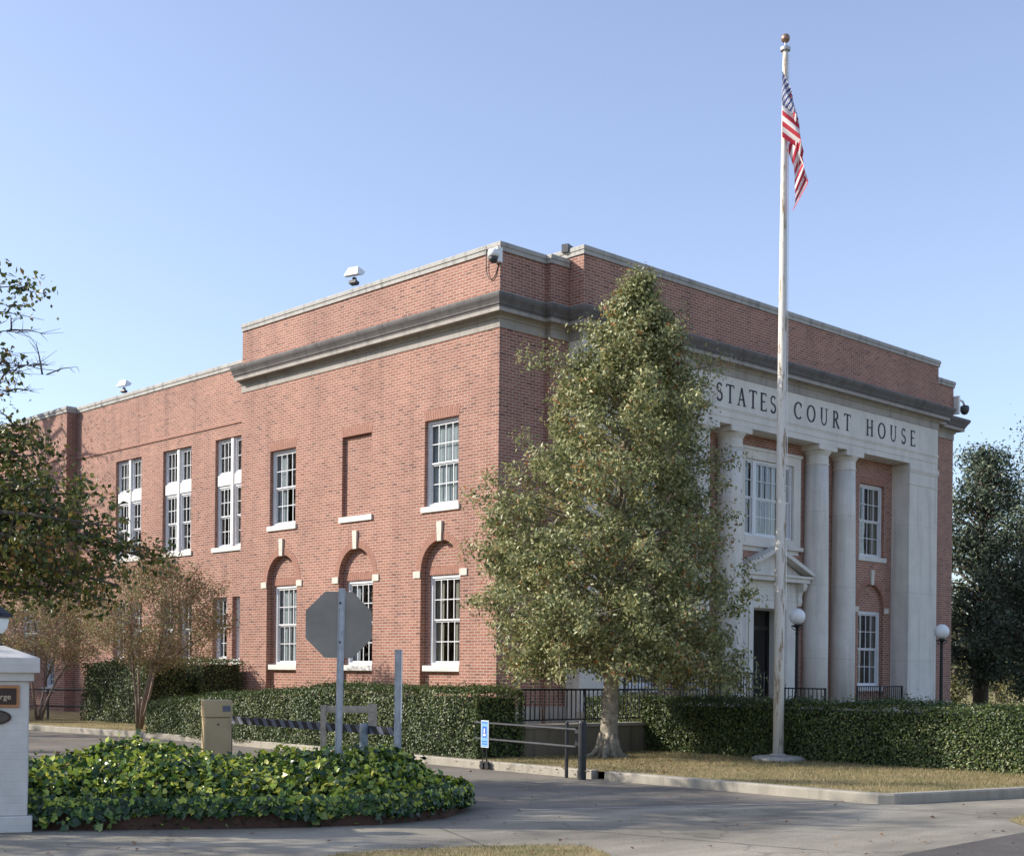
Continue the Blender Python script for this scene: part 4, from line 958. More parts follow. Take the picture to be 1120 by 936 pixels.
for k in range(9):     # root flare
    a = k*2*math.pi/9+.3; L2 = .30+.16*math.sin(k*2.3); ca, sa = math.cos(a), math.sin(a)
    m.tube([(ca*.08, sa*.08, .40), (ca*.16, sa*.16, .14), (ca*(L2*.8), sa*(L2*.8), .04), (ca*(L2+.14), sa*(L2+.14), -.03)], [.09, .08, .05, .025], 8)
m.build('trunk', M['bark'], tree, smooth=True)
def trunk_at(z):
    for a, b in zip(tr_pts, tr_pts[1:]):
        if z <= b[2]: k = (z-a[2])/(b[2]-a[2]); return Vector(a).lerp(Vector(b), k)
    return Vector(tr_pts[-1])
limb = MB(); cen = []
NB = 190
for i in range(NB):
    fr = (i+.5)/NB; py = 750-(750-296)*fr**1.12+rg.uniform(-8, 8)
    py = min(750, max(296, py)); zt_ = cz(py); az = i*2.399+rg.uniform(-.3, .3)
    lft, rgt = outline(py); ca, sa = math.cos(az), math.sin(az)
    ctr = (rgt-lft)/2; rad = (rgt+lft)/2
    r = rad*rg.uniform(.82, 1.06)
    if rg.uniform() < .12: r *= 1.10
    r = max(.12, rad-.16-.10*fr)*(.72 if i % 4 == 2 else 1.0)*rg.uniform(.84, 1.07)
    tip = Vector((ctr*(1)+r*ca, r*sa*(1.12 if sa < 0 else .95), zt_))
    zr = max(1.75, zt_-.30*r-.35*r*fr)
    root = trunk_at(min(zr, 7.7)); mid = root.lerp(tip, .55)+Vector((0, 0, .12*r*rg.uniform(-.3, 1)))
    br = .012+.020*r
    limb.tube([root, mid, tip], [br, br*.6, .006], 5, cap=False)
    ax = (tip-mid).normalized()
    cen.append((tip-ax*.18, ax, .50, .105, 1.15))
    # sub-twigs
    nsub = 3+int(r*2.2)
    for s_ in range(nsub):
        k = rg.uniform(.30, .97); b0 = root.lerp(mid, min(1, k/.55)) if k < .55 else mid.lerp(tip, (k-.55)/.45)
        dr = Vector((ca, sa, 0))*rg.uniform(.1, .8)+Vector((-sa, ca, 0))*rg.uniform(-1, 1)+Vector((0, 0, rg.uniform(-.35, .85)))
        dr.normalize(); ln = r*rg.uniform(.14, .34)+.10; e = b0+dr*ln
        limb.tube([b0, e], [.010, .004], 4, cap=False)
        cen.append((e, dr, .28, .088, .70 if k > .5 else .42))
for px, py, dy in [(782, 398, -.2), (770, 415, .2), (572, 392, 0), (514, 545, -.3), (508, 600, .2), (803, 560, .3), (815, 735, -.4), (822, 748, .3), (548, 700, -.5), (735, 345, 0), (640, 360, -.2), (520, 660, 0), (800, 500, 0)]:
    tip = Vector(((px-665)*mpp, dy, cz(py))); root = trunk_at(max(1.8, min(7.4, tip.z-.5))); mid = root.lerp(tip, .6)+Vector((0, 0, .1)); limb.tube([root, mid, tip], [.03, .018, .006], 5, cap=False)
    ax = (tip-mid).normalized(); cen.append((tip-ax*.15, ax, .6, .12, 1.3)); cen.append((tip-ax*.5+Vector((0, 0, .1)), ax, .5, .16, 1.2))
limb.build('limbs', M['bark'], tree, smooth=True)
cloud('crown', tree, cen, M['holly'], .078, 128, 1.0, up=.35, rng=rg, aspect=.5)

# crape myrtles
def myrtle(base, h, w, label, seed, stems=5, clump=150, zc=.66, lean=0.0):
    t = thing('crape_myrtle', label, 'tree', base, CR, 'crape myrtles by the driveway'); r2 = np.random.default_rng(seed); m = MB(); cc = []; tops = []
    for s_ in range(stems):
        a = 2*math.pi*s_/stems+r2.uniform(-.4, .4); ca, sa = math.cos(a), math.sin(a); f = r2.uniform(.6, 1.1)
        P_ = [Vector((ca*.05, sa*.05, -.03)), Vector((ca*w*.05*f+lean*.2, sa*w*.05, h*.16)), Vector((ca*w*.10*f+lean*.5, sa*w*.10, h*.32)), Vector((ca*w*.19*f+lean, sa*w*.18, h*.52)), Vector((ca*w*.26*f+lean, sa*w*.24, h*.74))]
        for q in range(1, 4): P_[q] += Vector((r2.uniform(-.05, .05), r2.uniform(-.05, .05), 0))
        m.tube(P_, [.045, .035, .028, .02, .008], 7); tops.append(P_)
    for q in range(clump):
        d = Vector(r2.normal(0, 1, 3)).normalized(); rr = r2.uniform(.45, 1)**.6
        e = Vector((d.x*w*.5*rr+lean, d.y*w*.45*rr, h*zc+d.z*h*(1-zc)*rr*(1 if d.z > 0 else .75)))
        P_ = min(tops, key=lambda p: (p[3]-e).length); b = P_[2].lerp(P_[3], r2.uniform(0, 1)) if e.z < h*.7 else P_[3].lerp(P_[4], r2.uniform(0, 1))
        md = b.lerp(e, .5)+Vector((0, 0, -.03*h)); m.tube([b, md, e], [.010, .007, .003], 4, cap=False); cc.append((e, (e-md).normalized(), .40, .14, 1))
    m.build('trunk', M['myrtlebark'], t, smooth=True); cloud('crown', t, cc, M['myrtle'], .060, 135, 1.0, up=.1, rng=r2, aspect=.5)
    return t
bp = PZ(152, 797, .12)
myrtle((bp.x, bp.y, .115), 4.1, 3.7, 'multi stemmed crape myrtle with thin rusty foliage in front of the tall hedge', 3, 5, 170, .64, .35)
bp = PZ(42, 787, .12)
myrtle((bp.x, bp.y, .115), 3.5, 3.9, 'crape myrtle with a slim dark trunk just right of the white pillar', 9, 3, 110, .70, .3)

# left foreground oak reaching into the picture; crown clusters placed round its limbs
OB = P(-11.3, 18.9)
oak = thing('oak_tree', 'dark green oak with big leaves overhanging from the left edge', 'tree', (OB.x, OB.y, 0), CR)
r3 = np.random.default_rng(21)
def O(px, py, d): # point in the oak's own frame
    a, b = ray(px, py); d *= 1.075; return Vector((a*d+11.3, d-18.9, EYE+b*d))
m = MB(); m.tube([(0, 0, 0), (.1, 0, .6), (.15, 0, 1.8), (.5, 0, 3.2), (.9, 0, 4.6), (1.2, 0, 6.2), (1.4, .1, 8)], [.34, .26, .24, .21, .17, .12, .05], 12)
cen = []
def limbto(a, pts, r0, leaves=True, dens=1.0, spread=.55, nt=14, bare=False):
    pts = [Vector(a)]+pts; n = len(pts); rad = [r0*(1-.85*i/(n-1)) for i in range(n)]; m.tube(pts, rad, 7)
    for _ in range(nt):
        k = r3.uniform(.22, 1)*(n-1); i = min(int(k), n-2); b = pts[i].lerp(pts[i+1], k-i)
        dr = Vector(r3.normal(0, 1, 3)); dr.z = abs(dr.z)*.5-.25; dr.normalize(); dr += (pts[i+1]-pts[i]).normalized()*.8; dr.normalize()
        e = b+dr*spread*r3.uniform(.4, 1); m.tube([b, b.lerp(e, .5)+Vector((0, 0, .03)), e], [.014, .009, .003], 4, cap=False)
        if bare:
            for _ in range(4):
                b2 = b.lerp(e, r3.uniform(.3, 1)); d2 = dr+Vector(r3.normal(0, .6, 3)); e2 = b2+d2.normalized()*r3.uniform(.12, .3); m.tube([b2, e2], [.005, .002], 3, cap=False)
        else: cen.append((e, dr, .30, .12, dens*.62)); cen.append((b.lerp(e, .6), dr, .25, .10, dens*.4))
for px, py, d in [(150, 600, 17.2), (172, 612, 17.4), (120, 575, 16.4), (100, 625, 17.8), (70, 560, 17.3), (60, 650, 17.6), (30, 500, 17.2), (20, 600, 16.8), (30, 650, 16.9), (-40, 540, 17.0), (110, 655, 18.2), (60, 600, 16.2), (5, 545, 18), (90, 540, 18.4), (-20, 480, 17), (40, 620, 19), (130, 640, 16.6), (15, 480, 17.6), (-60, 620, 17), (85, 580, 17.6), (20, 570, 17.3), (50, 535, 16.7), (75, 625, 17.1), (15, 525, 17.0)]:
    tip = O(px, py, d); st = Vector((.45, 0, 3.0+.9*r3.uniform(0, 1)))
    st = st if py > 520 else Vector((.9, 0, 4.4))
    md = st.lerp(tip, .5)+Vector((0, r3.uniform(-.3, .3), .3))
    limbto(st, [md, st.lerp(tip, .8)+Vector((0, 0, .14)), tip], .075, dens=1.0, spread=.62, nt=17)
# upper branch with two leaf clusters and bare twigs
for px, py, d, nt in [(50, 322, 17.2, 9), (18, 303, 17.2, 6), (48, 350, 17.2, 4), (12, 335, 17, 6)]:
    tip = O(px, py, d); st = Vector((1.3, 0, 6.2)); limbto(st, [st.lerp(tip, .6)+Vector((0, 0, .25)), tip-Vector((.5, 0, -.10)), tip], .016, dens=.5, spread=.32, nt=nt)
for px, py in [(40, 400), (60, 410), (30, 430), (50, 385), (30, 470), (20, 360)]:
    tip = O(px, py, 17.3); st = Vector((1.1, 0, 5.4)); limbto(st, [st.lerp(tip, .5)+Vector((0, .1, -.22)), st.lerp(tip, .8)+Vector((0, -.05, .06)), tip], .011, nt=14, spread=.5, bare=True)
cen2 = [(O(px, py, 17.3), Vector((1, 0, 0)), .2, .10, .6) for px, py in [(12, 395), (10, 402), (14, 418), (6, 425), (8, 385)]]
m.build('trunk', M['darkbark'], oak, smooth=True)
cloud('crown', oak, cen+cen2, M['oak'], .085, 34, 1.0, up=.2, rng=r3, aspect=.62)
# off-frame trees that throw the shade on the drive and on the rear wing
def bgtree(name, label, base, h, r, seed, lm='oak', n=120, per=60, size=.12, z0=.3, group=None, bark='darkbark', rnd=.30, conic=0.0):
    t = thing(name, label, 'tree', base, 0, group); rr = np.random.default_rng(seed); m = MB(); cc = []
    m.tube([(0, 0, -.1), (0, 0, h*.3), (.1*r, 0, h*.6), (.05*r, .05*r, h*.95)], [.03*h, .024*h, .014*h, .01], 10)
    for i in range(n):
        a = rr.uniform(0, 2*math.pi); f = rr.uniform(0, 1); z = h*(z0+(1-z0)*f)
        rad = r*math.sqrt(max(0.03, 1-(2*f-1)**2*.9))*(1-conic*f)*rr.uniform(.35, 1.08); e = Vector((math.cos(a)*rad, math.sin(a)*rad, z)); b = Vector((0, 0, max(h*z0*.8, z-rad*.5)))
        m.tube([b, b.lerp(e, .5)+Vector((0, 0, .03*h)), e], [.008*h*.8, .005*h, .01], 5, cap=False); cc.append((e, (e-b).normalized(), r*.25, r*rnd*(.5 if lm != 'pine' else .30), 1))
    m.build('trunk', M[bark], t, smooth=True); cloud('crown', t, cc, M[lm], size, per, 1.0, rng=rr, aspect=.6); return t
for X, Y, h, r, sd_, n in [(-24.5, 46, 15, 3.6, 31, 60), (-21.5, 31, 8.5, 2.6, 32, 45), (-14.2, 15.9, 9.6, 2.2, 33, 60)]:
    q = P(X, Y); bgtree('broadleaf_tree', {31: 'tall broadleaf tree beyond the left end of the rear wing', 32: 'mid height broadleaf tree left of the far driveway', 33: 'small broadleaf tree left of the white pillar'}[sd_], (q.x, q.y, 0), h, r, sd_, n=n, per=70 if sd_ == 33 else 32, size=.13, z0=.70 if sd_ == 33 else .4)
q = P(-11.8, 12.3); bgtree('broadleaf_tree', 'low broadleaf tree added off frame to shade the pavement', (q.x, q.y, 0), 6.0, 1.3, 36, n=60, per=60, size=.10, z0=.45)  # unseen tree added for the shadow at the lower left
# dark evergreens right of the building
for X, Y, h, r, sd_, lab, cn in [(18.3, 53, 10.4, 2.3, 41, 'thin tall dark pine directly right of the building corner', .35), (23.6, 57, 12.4, 4.2, 42, 'broad dark evergreen at the right edge behind the courthouse', .3), (19.2, 49, 7.6, 2.8, 43, 'shorter dense dark evergreen in front of the two pines', .3)]:
    q = P(X, Y); bgtree('evergreen_tree', lab, (q.x, q.y, 0), h, r, sd_, 'pine', n=340, per=72, size=.13, z0=.14, conic=cn, group='dark evergreens right of the courthouse')
for X, Y, h, r, sd_, lab in [(21.5, 66, 5.2, 3.0, 51, 'sunlit yellow green shrub mass seen under the evergreens'), (24.5, 61, 3.6, 3.0, 52, 'sunlit pale shrub at the right edge above the long hedge'), (28, 78, 7.5, 5, 53, 'pale green tree far behind the evergreens')]:
    q = P(X, Y); bgtree('leafy_shrub', lab, (q.x, q.y, 0), h, r, sd_, 'sunshrub', n=70, per=50, size=.2, z0=.05)

k_ = 60000; r6 = np.random.default_rng(18); a_ = r6.uniform(-38, 48, k_)  # unseen woods added to keep bright sky out of the side window reflections
ht_ = 16.5+1.2*np.sin(a_*.23)+.9*np.sin(a_*.7); z_ = r6.uniform(0, 1, k_)**.95*ht_
WP = np.column_stack([-27+a_*.60+r6.normal(0, 1.6, k_), 36+a_*.72+r6.normal(0, 1.6, k_), z_])
WP = WP[(WP[:, 1] > 12)]
tag(leafmesh('blocker_woods', WP, r6.normal(0, 1, (len(WP), 3))+[0, 0, .3], .75, M['oak'], rng=r6), 'added off-frame row of green woods blocking bright sky in the window reflections', 'woods', kind='stuff')
r6 = np.random.default_rng(8); k_ = 26000
X_ = r6.uniform(-110, 130, k_); top_ = 5.5+1.8*np.sin(X_*.21)+1.2*np.sin(X_*.53+1)+.8*np.sin(X_*1.3)
Z_ = r6.uniform(0, 1, k_)**.8*top_; Y_ = 118+r6.normal(0, 2.5, k_)
WP = np.array([tuple(P(a, b, c)) for a, b, c in zip(X_, Y_, Z_)])
tag(leafmesh('far_woods', WP, r6.normal(0, 1, (k_, 3))+[0, 0, .3], .75, M['pine'], rng=r6), 'dark line of distant woods', 'woods', kind='stuff')
# ------------------------------------------------------------------ ivy bed
isl = [(-4.95, 13.32), (-3.8, 13.38), (-2.4, 13.66), (-1.35, 14.05), (-.72, 14.7), (-.50, 15.5), (-.62, 16.3), (-1.2, 17.0), (-2.2, 17.5), (-3.8, 17.7), (-5.2, 17.4), (-6.8, 17.0), (-7.2, 14.6), (-6.2, 13.5)]
ip = np.array(isl); ctr = ip.mean(0)
IB = P(ctr[0], ctr[1]); ivy = thing('ivy_bed', 'mounded bed of bright green ivy behind the white pillar with a brown edging', 'ivy bed', (IB.x, IB.y, 0), CR)
def inpoly(p, poly):
    c = np.zeros(len(p), bool); j = len(poly)-1
    for i in range(len(poly)):
        xi, yi = poly[i]; xj, yj = poly[j]
        c ^= ((yi > p[:, 1]) != (yj > p[:, 1])) & (p[:, 0] < (xj-xi)*(p[:, 1]-yi)/(yj-yi+1e-9)+xi); j = i
    return c
def edist(p, poly):
    best = np.full(len(p), 9.0)
    for i in range(len(poly)):
        a = np.array(poly[i-1]); b = np.array(poly[i]); ab = b-a; t = np.clip(((p-a)@ab)/(ab@ab), 0, 1); best = np.minimum(best, np.linalg.norm(p-(a+t[:, None]*ab), axis=1))
    return best
def ivyh(p, ins, d):
    e = np.clip(d/.75, 0, 1); e = e*e*(3-2*e)
    h = .18+.26*e+.05*np.sin(p[:, 0]*3.1+p[:, 1]*1.3)+.04*np.sin(p[:, 0]*6.3-p[:, 1]*4.1)
    h += .12*np.exp(-((p[:, 0]+4.7)**2+(p[:, 1]-16.5)**2)/.5)+.14*np.exp(-((p[:, 0]+1.45)**2+(p[:, 1]-15.9)**2)/.35)
    h -= .12*np.clip((-5.2-p[:, 0])/.8, 0, 1)
    return h*np.clip(d/.10, 0.3, 1)
xs = np.linspace(-7.2, -.5, 90); ys = np.linspace(13.3, 17.7, 64); gx, gy = np.meshgrid(xs, ys); gp = np.column_stack([gx.ravel(), gy.ravel()])
gi = inpoly(gp, isl); gd = edist(gp, isl); gh = np.where(gi, ivyh(gp, gi, gd)-.05, 0.0)
vs = [(p[0]-ctr[0], p[1]-ctr[1], z) for p, z in zip(gp, gh)]; fs = []
for j in range(len(ys)-1):
    for i in range(len(xs)-1):
        k = j*len(xs)+i
        if gi[k] and gi[k+1] and gi[k+len(xs)] and gi[k+len(xs)+1]: fs.append((k, k+1, k+len(xs)+1, k+len(xs)))
mm = MB(); mm.v = vs; mm.f = fs; mm.build('soil_mound', M['soil'], ivy, smooth=True)
b = MB(); n = len(isl)
for i in range(n):
    a = np.array(isl[i-1])-ctr; c_ = np.array(isl[i])-ctr; d_ = (c_-a)/np.linalg.norm(c_-a); nn = np.array([d_[1], -d_[0]])*.0; inn = np.array([-d_[1], d_[0]])*.06
    b.add([(a[0], a[1], 0), (c_[0], c_[1], 0), (c_[0]+inn[0], c_[1]+inn[1], 0), (a[0]+inn[0], a[1]+inn[1], 0), (a[0], a[1], .17), (c_[0], c_[1], .17), (c_[0]+inn[0], c_[1]+inn[1], .17), (a[0]+inn[0], a[1]+inn[1], .17)], [(0,1,5,4),(1,2,6,5),(2,3,7,6),(3,0,4,7),(4,5,6,7)])
b.build('edging', M['edging'], ivy)
r4 = np.random.default_rng(77)
pp = r4.uniform([-7.2, 13.2], [-.4, 17.8], size=(90000, 2)); ok = inpoly(pp, isl); pp = pp[ok][:38000]; dd = edist(pp, isl); hh = ivyh(pp, None, dd)
P3 = np.column_stack([pp-ctr, hh+r4.normal(0, .045, len(pp))+r4.exponential(.02, len(pp))]); e_ = .03
gxh = (ivyh(pp+[e_, 0], None, edist(pp+[e_, 0], isl))-hh)/e_; gyh = (ivyh(pp+[0, e_], None, edist(pp+[0, e_], isl))-hh)/e_
NR = np.column_stack([-gxh*.6, -gyh*.6, np.ones(len(pp))*.8])+r4.normal(0, .62, (len(pp), 3))
# leaves spilling over the edge
sp_, sn_ = [], []
for i in range(len(isl)):
    a = np.array(isl[i-1]); c_ = np.array(isl[i]); L_ = np.linalg.norm(c_-a); d_ = (c_-a)/L_; out = np.array([d_[1], -d_[0]])
    k = int(L_*560)
    for _ in range(k):
        s_ = r4.uniform(0, 1); q = a+(c_-a)*s_; lob = .5+.5*math.sin(q[0]*4.1)*math.sin(q[0]*1.7+q[1]*2)
        low = .17-.14*lob*r4.uniform(0, 1)
        if q[0] < -3.9: low = r4.uniform(.02, .3)
        z = r4.uniform(low, .30); o_ = r4.uniform(.0, .07)+(.3-z)*.12*lob
        if q[0] < -3.9 and q[0] > -5.2 and q[1] < 14: o_ += (.3-z)*.45
        sp_.append((*(q+out*o_-ctr), z)); sn_.append((out[0]+r4.normal(0, .35), out[1]+r4.normal(0, .35), .55+r4.normal(0, .3)))
AP = np.vstack([P3, sp_]); AN = np.vstack([NR, sn_])
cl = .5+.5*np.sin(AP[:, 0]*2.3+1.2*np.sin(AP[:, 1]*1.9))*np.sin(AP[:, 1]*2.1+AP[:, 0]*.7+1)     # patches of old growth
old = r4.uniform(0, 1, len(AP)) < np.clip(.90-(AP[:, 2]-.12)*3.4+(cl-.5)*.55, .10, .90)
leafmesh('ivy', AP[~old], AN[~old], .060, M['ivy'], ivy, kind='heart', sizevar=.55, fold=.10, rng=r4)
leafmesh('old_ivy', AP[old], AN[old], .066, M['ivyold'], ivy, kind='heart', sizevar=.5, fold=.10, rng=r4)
dl = r4.integers(0, len(pp), 260); leafmesh('dead_leaves', P3[dl]+[0, 0, .03], NR[dl], .05, M['deadleaf'], ivy, rng=r4)

# ------------------------------------------------------------------ gate pillar, lantern, plaques
PR = R_(19); PIL = P(-5.08, 13.30)
def pillar(loc, label):
    t = thing('gate_pillar', label, 'pillar', loc, CR+PR)
    m = MB(); w = .33
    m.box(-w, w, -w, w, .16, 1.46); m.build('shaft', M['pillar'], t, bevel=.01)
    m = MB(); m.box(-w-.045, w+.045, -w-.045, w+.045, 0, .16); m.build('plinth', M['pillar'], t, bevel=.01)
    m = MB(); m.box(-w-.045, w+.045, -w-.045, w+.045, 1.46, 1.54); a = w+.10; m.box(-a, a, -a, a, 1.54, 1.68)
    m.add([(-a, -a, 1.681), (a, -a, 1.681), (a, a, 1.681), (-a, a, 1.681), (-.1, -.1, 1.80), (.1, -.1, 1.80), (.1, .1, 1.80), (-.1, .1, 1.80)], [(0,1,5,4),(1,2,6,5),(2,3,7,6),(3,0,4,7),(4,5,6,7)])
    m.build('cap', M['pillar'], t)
    return t
pil = pillar((PIL.x, PIL.y, 0), 'white painted brick gate pillar at the left edge with plaques')
def campos(X, Y, z): q = P(X, Y, z); return (q.x, q.y, q.z)
def onpil(px, py):   # pixel -> (offset along the pillar face, height)
    a, b_ = ray(px, py); d = 13.2; return (a*d+4.66)/math.cos(PR)+.33, EYE+b_*d
def face(u, z):
    q = Matrix.Rotation(CR+PR, 3, 'Z') @ Vector((u, -.332, 0)); return (PIL.x+q.x, PIL.y+q.y, z)
xr, zt1 = onpil(27, 749); _, zb1 = onpil(27, 773)
wq = .52
t = thing('plaque', 'dark rectangular plaque with a copper border on the white pillar', 'plaque', face(xr-wq/2, (zt1+zb1)/2), CR+PR)
hq = (zt1-zb1)/2
MB().box(-wq/2, wq/2, -.02, 0, -hq, hq).build('frame', M['gold'], t, bevel=.004); MB().box(-wq/2+.028, wq/2-.028, -.026, -.0205, -hq+.028, hq-.028).build('panel', M['plaque'], t)
def text(s_, size, loc, m, parent, align='RIGHT'):
    cu = bpy.data.curves.new('lettering', 'FONT'); cu.body = s_; cu.size = size; cu.extrude = .0015; cu.align_x = align; cu.align_y = 'CENTER'
    o = bpy.data.objects.new('tmp', cu); C.objects.link(o); dg = bpy.context.evaluated_depsgraph_get(); me = bpy.data.meshes.new_from_object(o.evaluated_get(dg)); bpy.data.objects.remove(o)
    for v in me.vertices: x, y, z = v.co; v.co = (x+loc[0], loc[1]-z, y+loc[2])
    me.materials.clear(); me.materials.append(m); o = bpy.data.objects.new('lettering', me); C.objects.link(o); o.parent = parent; return o
text('George', .078, (wq/2-.075, -.029, -.005), M['plaqueletter'], t)
xr2, zc2 = onpil(19, 783.5)
t = thing('plaque', 'dark oval plaque below the rectangular one on the white pillar', 'plaque', face(xr2-.17, zc2), CR+PR)
def ell(a, b_, y0, y1, mm_, nm):
    m = MB(lambda v: Vector((v.x, v.z, v.y))); m.prism([(a*math.cos(k*math.pi/16), b_*math.sin(k*math.pi/16)) for k in range(32)], y0, y1); return m.build(nm, mm_, t)
ell(.17, .075, -.02, 0, M['plaque'], 'frame'); ell(.145, .055, -.024, -.0205, M['darkbark'], 'panel')
m = MB()
for k in range(5): m.box(-.05+.022*k, -.038+.022*k, -.027, -.0245, -.02+.008*(k % 3), .012+.006*(k % 2))
m.build('relief', M['gold'], t)
# lantern on the pillar
t = thing('lantern', 'small white glass lantern with a dark cap on top of the pillar', 'lantern', (PIL.x, PIL.y, 1.79), CR)
m = MB(); m.lathe([(.09, 0), (.09, .03), (.03, .05), (.03, .10), (.075, .13)], 12); m.build('stem', M['darkpost'], t)
m = MB(); m.lathe([(.09, .131), (.13, .18), (.15, .27), (.13, .29)], 8); m.build('glass', M['globe'], t)
m = MB(); m.lathe([(.19, .291), (.16, .33), (.07, .39), (.02, .42), (.02, .46)], 8); m.build('cap', M['darkpost'], t)

# ------------------------------------------------------------------ street furniture
def at2(px, d, z=0): a, _ = ray(px, 780); return a*d, d, z
# stop sign seen from behind
SX_, SY_ = ray(371, 683)[0]*15.6, 15.6
t = thing('stop_sign', 'grey back of an octagonal road sign on a galvanised post in the ivy', 'sign', campos(SX_, SY_, 0), CR+R_(14))
zc_ = EYE+ray(371, 683)[1]*15.6
m = MB(lambda v: Vector((v.x, v.z, v.y+zc_))); Ro = .381/math.cos(math.pi/8)
m.prism([(Ro*math.cos(math.pi/8+k*math.pi/4), Ro*math.sin(math.pi/8+k*math.pi/4)) for k in range(8)], .028, .033); m.build('sign_panel', M['signback'], t)
def uchannel(h, w=.075, tilt=.0):
    m = MB(lambda v: Vector((v.x+v.z*tilt, v.y, v.z))); m.box(-w*.28, w*.28, -.004, .002, 0, h); m.box(-w*.30, -w*.26, -.004, .026, 0, h); m.box(w*.26, w*.30, -.004, .026, 0, h)
    m.box(-w*.5, -w*.30, .020, .026, 0, h); m.box(w*.30, w*.5, .020, .026, 0, h); return m
o = uchannel(zc_+.42, .08, .012).build('post', M['galv'], t)
m = MB()
for z in (zc_-.2, zc_+.25): m.tube([(.01, -.02, z), (.01, .03, z)], .012, 6)
m.build('bolt', M['darkpost'], t)
t = thing('shadow_sign', 'tall rectangular sign on a post, added off frame to cast a wedge shadow', 'sign', campos(-8.6, 14.15, 0), CR+R_(62))  # out of view, added only for the shadow it throws on the pavement
uchannel(5.2, .09).build('post', M['galv'], t); MB().box(-.45, .45, .03, .036, 4.0, 5.25).build('sign_panel', M['signback'], t)
# second channel post with a white reflective strip
xx, dd_, _ = at2(435, 16.8); h_ = EYE+ray(435, 710)[1]*16.8
t = thing('channel_post', 'bare galvanised channel post with a white strip at the right end of the ivy', 'post', campos(xx, dd_, 0), CR)
uchannel(h_, .09).build('post', M['galv'], t); MB().box(.034, .052, -.012, .0, .95, h_-.02).build('reflective_strip', M['white'], t)
# striped barrier arm
pa = PD(250, 786.5, 20.2); pb_ = PD(437, 800, 16.95); ln = (pb_-pa).length; d_ = (pb_-pa).normalized(); rz = math.atan2(d_.y, d_.x)
t = thing('barrier_arm', 'black and white striped barrier arm between the tan box and the posts', 'barrier', (pa.x, pa.y, 0), rz)
zb_ = pa.z; dz = pb_.z-pa.z
sh = MB(lambda v: Vector((v.x, v.y, v.z+zb_+dz*v.x/ln)))
sh.box(0, ln, -.02, .02, -.05, .05); sh.build('arm', M['black'], t)
st_ = MB(lambda v: Vector((v.x, v.y, v.z+zb_+dz*v.x/ln))); k = 0; x = .05
while x < ln-.25:
    st_.add([(x, -.024, .051), (x+.11, -.024, .051), (x+.20, -.024, -.051), (x+.09, -.024, -.051), (x, -.0205, .051), (x+.11, -.0205, .051), (x+.20, -.0205, -.051), (x+.09, -.0205, -.051)], [(0,1,2,3),(0,1,5,4),(2,3,7,6),(1,2,6,5),(3,0,4,7)]); x += .235
st_.build('stripes', M['striplite'], t)
MB().box(-.05, .03, -.05, .05, 0, zb_+.02).build('support_post', M['darkpost'], t)
# wooden frame barrier
xx, dd_, _ = at2(354, 18.2); f_ = 18.2/F; zt_ = EYE+ray(380, 771)[1]*18.2
t = thing('wooden_barrier', 'weathered wooden frame barrier with one tall post and a short hanging end', 'barrier', campos(xx, dd_, 0), CR)
MB().box(-.038, .038, -.04, .04, 0, zt_).build('post', M['wood'], t, bevel=.004)
MB().box(.039, 57*f_-.05, -.025, .02, zt_-.10, zt_-.01).build('rail', M['wood'], t, bevel=.004)
MB().box(53*f_-.05, 57*f_+.02, -.045, -.026, zt_-.30, zt_+.02).build('end_piece', M['wood'], t, bevel=.004)
xx, dd_, _ = at2(398, 17.4); zb2 = EYE+ray(398, 791)[1]*17.4
t = tag(MB().lathe([(.055, 0), (.055, zb2-.01), (.045, zb2)], 14).build('short_bollard', M['greypost'], None, loc=campos(xx, dd_, 0)), 'short chipped grey bollard beside the wooden barrier', 'bollard')
# tan drop box
xx, dd_, _ = at2(237, 19.4); zt_ = EYE+ray(237, 765)[1]*19.4
t = thing('drop_box', 'tan metal drop box standing on the driveway behind the ivy', 'box', campos(xx, dd_, 0), CR+R_(20))
bh = zt_
MB().box(-.19, .19, -.17, .17, 0, bh*.78).build('cabinet', M['tanmetal'], t, bevel=.008)
m = MB(); yb = -.17
m.box(-.20, .20, -.18, .18, bh*.785, bh); m.build('hood', M['tanmetal'], t, bevel=.012)
MB().box(-.15, .15, -.177, -.171, .1, bh*.74).build('door', M['tanmetal'], t)
MB().tube([(0, -.182, bh*.70), (0, -.177, bh*.70)], .015, 8).build('lock', M['darkpost'], t)
MB().box(.06, .17, -.186, -.181, bh*.86, bh*.93).build('slot_plate', M['striplite'], t)
# blue-signed swing gate
gp = PZ(636.5, 852); ge = P(-.60, 22.35); gv = Vector((ge.x-gp.x, ge.y-gp.y, 0)); gl = gv.length; ga = math.atan2(gv.y, gv.x)
t = thing('swing_gate', 'low two rail pipe gate open along the kerb with a blue sign on its end', 'gate', (gp.x, gp.y, 0), ga)
m = MB(); m.lathe([(.062, 0), (.062, .84), (.05, .87)], 14); m.build('post', M['darkpost'], t)
m = MB(); zt_, zl = .76, .50
m.tube([(.14, 0, zl-.02), (.14, 0, zt_-.02), (gl, 0, zt_), (gl, 0, zl), (.14, 0, zl-.02)], .017, 8); m.build('rails', M['pipe'], t)
m = MB(); m.box(.05, .15, -.02, .02, .50, .56); m.box(.05, .15, -.02, .02, .68, .74); m.build('hinge', M['darkpost'], t)
m = MB(); m.tube([(gl-.32, 0, .09), (gl-.32, 0, zl)], .012, 6); m.tube([(gl-.22, 0, .09), (gl-.22, 0, zl)], .010, 6); m.box(gl-.38, gl-.16, -.02, .02, .10, .13); m.build('wheel_fork', M['darkpost'], t)
for xw in (gl-.34, gl-.20):
    m = MB(lambda v: Vector((v.x+xw, v.z, v.y+.05))); m.prism([(.05*math.cos(k*math.pi/8), .05*math.sin(k*math.pi/8)) for k in range(16)], -.02, .02); m.build('wheel', M['black'], t)
sx = gl-.30
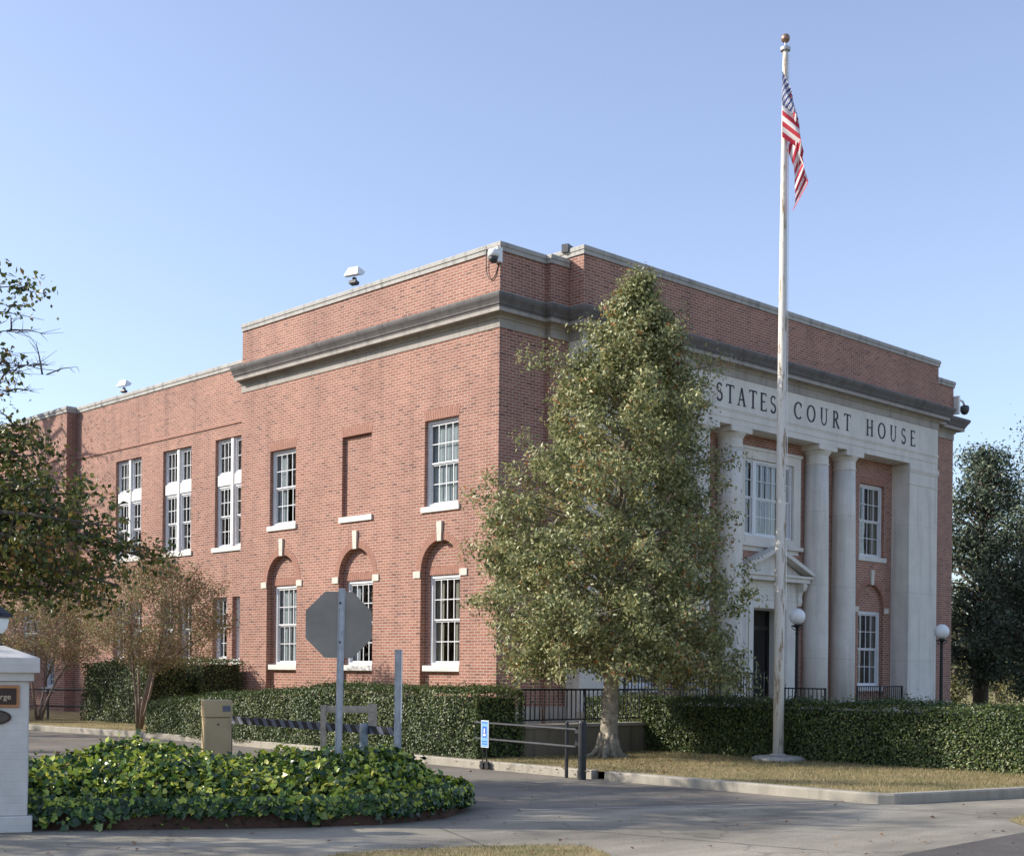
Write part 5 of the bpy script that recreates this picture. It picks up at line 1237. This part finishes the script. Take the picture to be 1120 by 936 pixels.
# sign faces the camera side (gate local +y or -y decided by direction)
sgn = 1 if (Matrix.Rotation(ga, 3, 'Z') @ Vector((0, 1, 0))).dot(P(0, 0)-P(0, 20)) > 0 else -1
m = MB(); m.box(sx-.10, sx+.10, sgn*.020, sgn*.026, .36, .76+.04); sg = m.build('sign_panel', M['white'], t)
m = MB(); m.box(sx-.09, sx+.09, sgn*.0265, sgn*.029, .37, .79); m.build('sign_field', M['bluelite'], sg)
m = MB()
m.box(sx-.05, sx+.05, sgn*.0295, sgn*.032, .52, .70)
for z in (.755, .45, .41): m.box(sx-.07, sx+.07, sgn*.0295, sgn*.032, z, z+.015)
m.build('sign_blocks', M['blue'], sg)
m = MB(); m.box(sx-.012, sx+.018, sgn*.0325, sgn*.034, .60, .67); m.box(sx-.03, sx+.03, sgn*.0325, sgn*.034, .545, .585); m.build('sign_symbol', M['white'], sg)
q = PZ(619.5, 850); tag(MB().lathe([(.028, 0), (.028, .83), (.02, .85)], 10).build('thin_post', M['darkpost'], None, loc=(q.x, q.y, 0)), 'thin dark steel post just left of the gate post', 'post')
# pipe fence far left and utility unit
a_ = PZ(66, 786, .12); b__ = PZ(125, 787, .12)
a2 = P(-14.6, 38.2); b2_ = P(-10.2, 38.8)
t = thing('pipe_fence', 'two rail metal pipe fence in front of the shaded rear wall', 'fence', (a2.x, a2.y, .1), math.atan2(b2_.y-a2.y, b2_.x-a2.x))
L3 = (b2_-a2).length; m = MB(); m.tube([(-3, 0, .88), (L3, 0, .84)], .028, 7); m.tube([(-3, 0, .40), (L3, 0, .38)], .024, 7); m.build('rails', M['pipe'], t)
for k in range(-2, 4): MB().tube([(k*1.5, 0, -.05), (k*1.5, 0, .88)], .032, 7).build('post', M['pipe'], t)
q = P(-11.6, 40.0)
t = thing('air_conditioner', 'pale grey outdoor unit half hidden by the tall hedge', 'air conditioner', (q.x, q.y, .1), CR)
MB().box(-.4, .4, -.4, .4, 0, .75).build('cabinet', M['white'], t, bevel=.05); m = MB(); m.lathe([(.30, .752), (.30, .80), (.05, .82)], 16); m.build('fan_guard', M['darkpost'], t)
m = MB()
for k in range(9): m.box(-.35, .35, -.412, -.402, .08+.07*k, .10+.07*k)
m.build('louvres', M['pipe'], t)
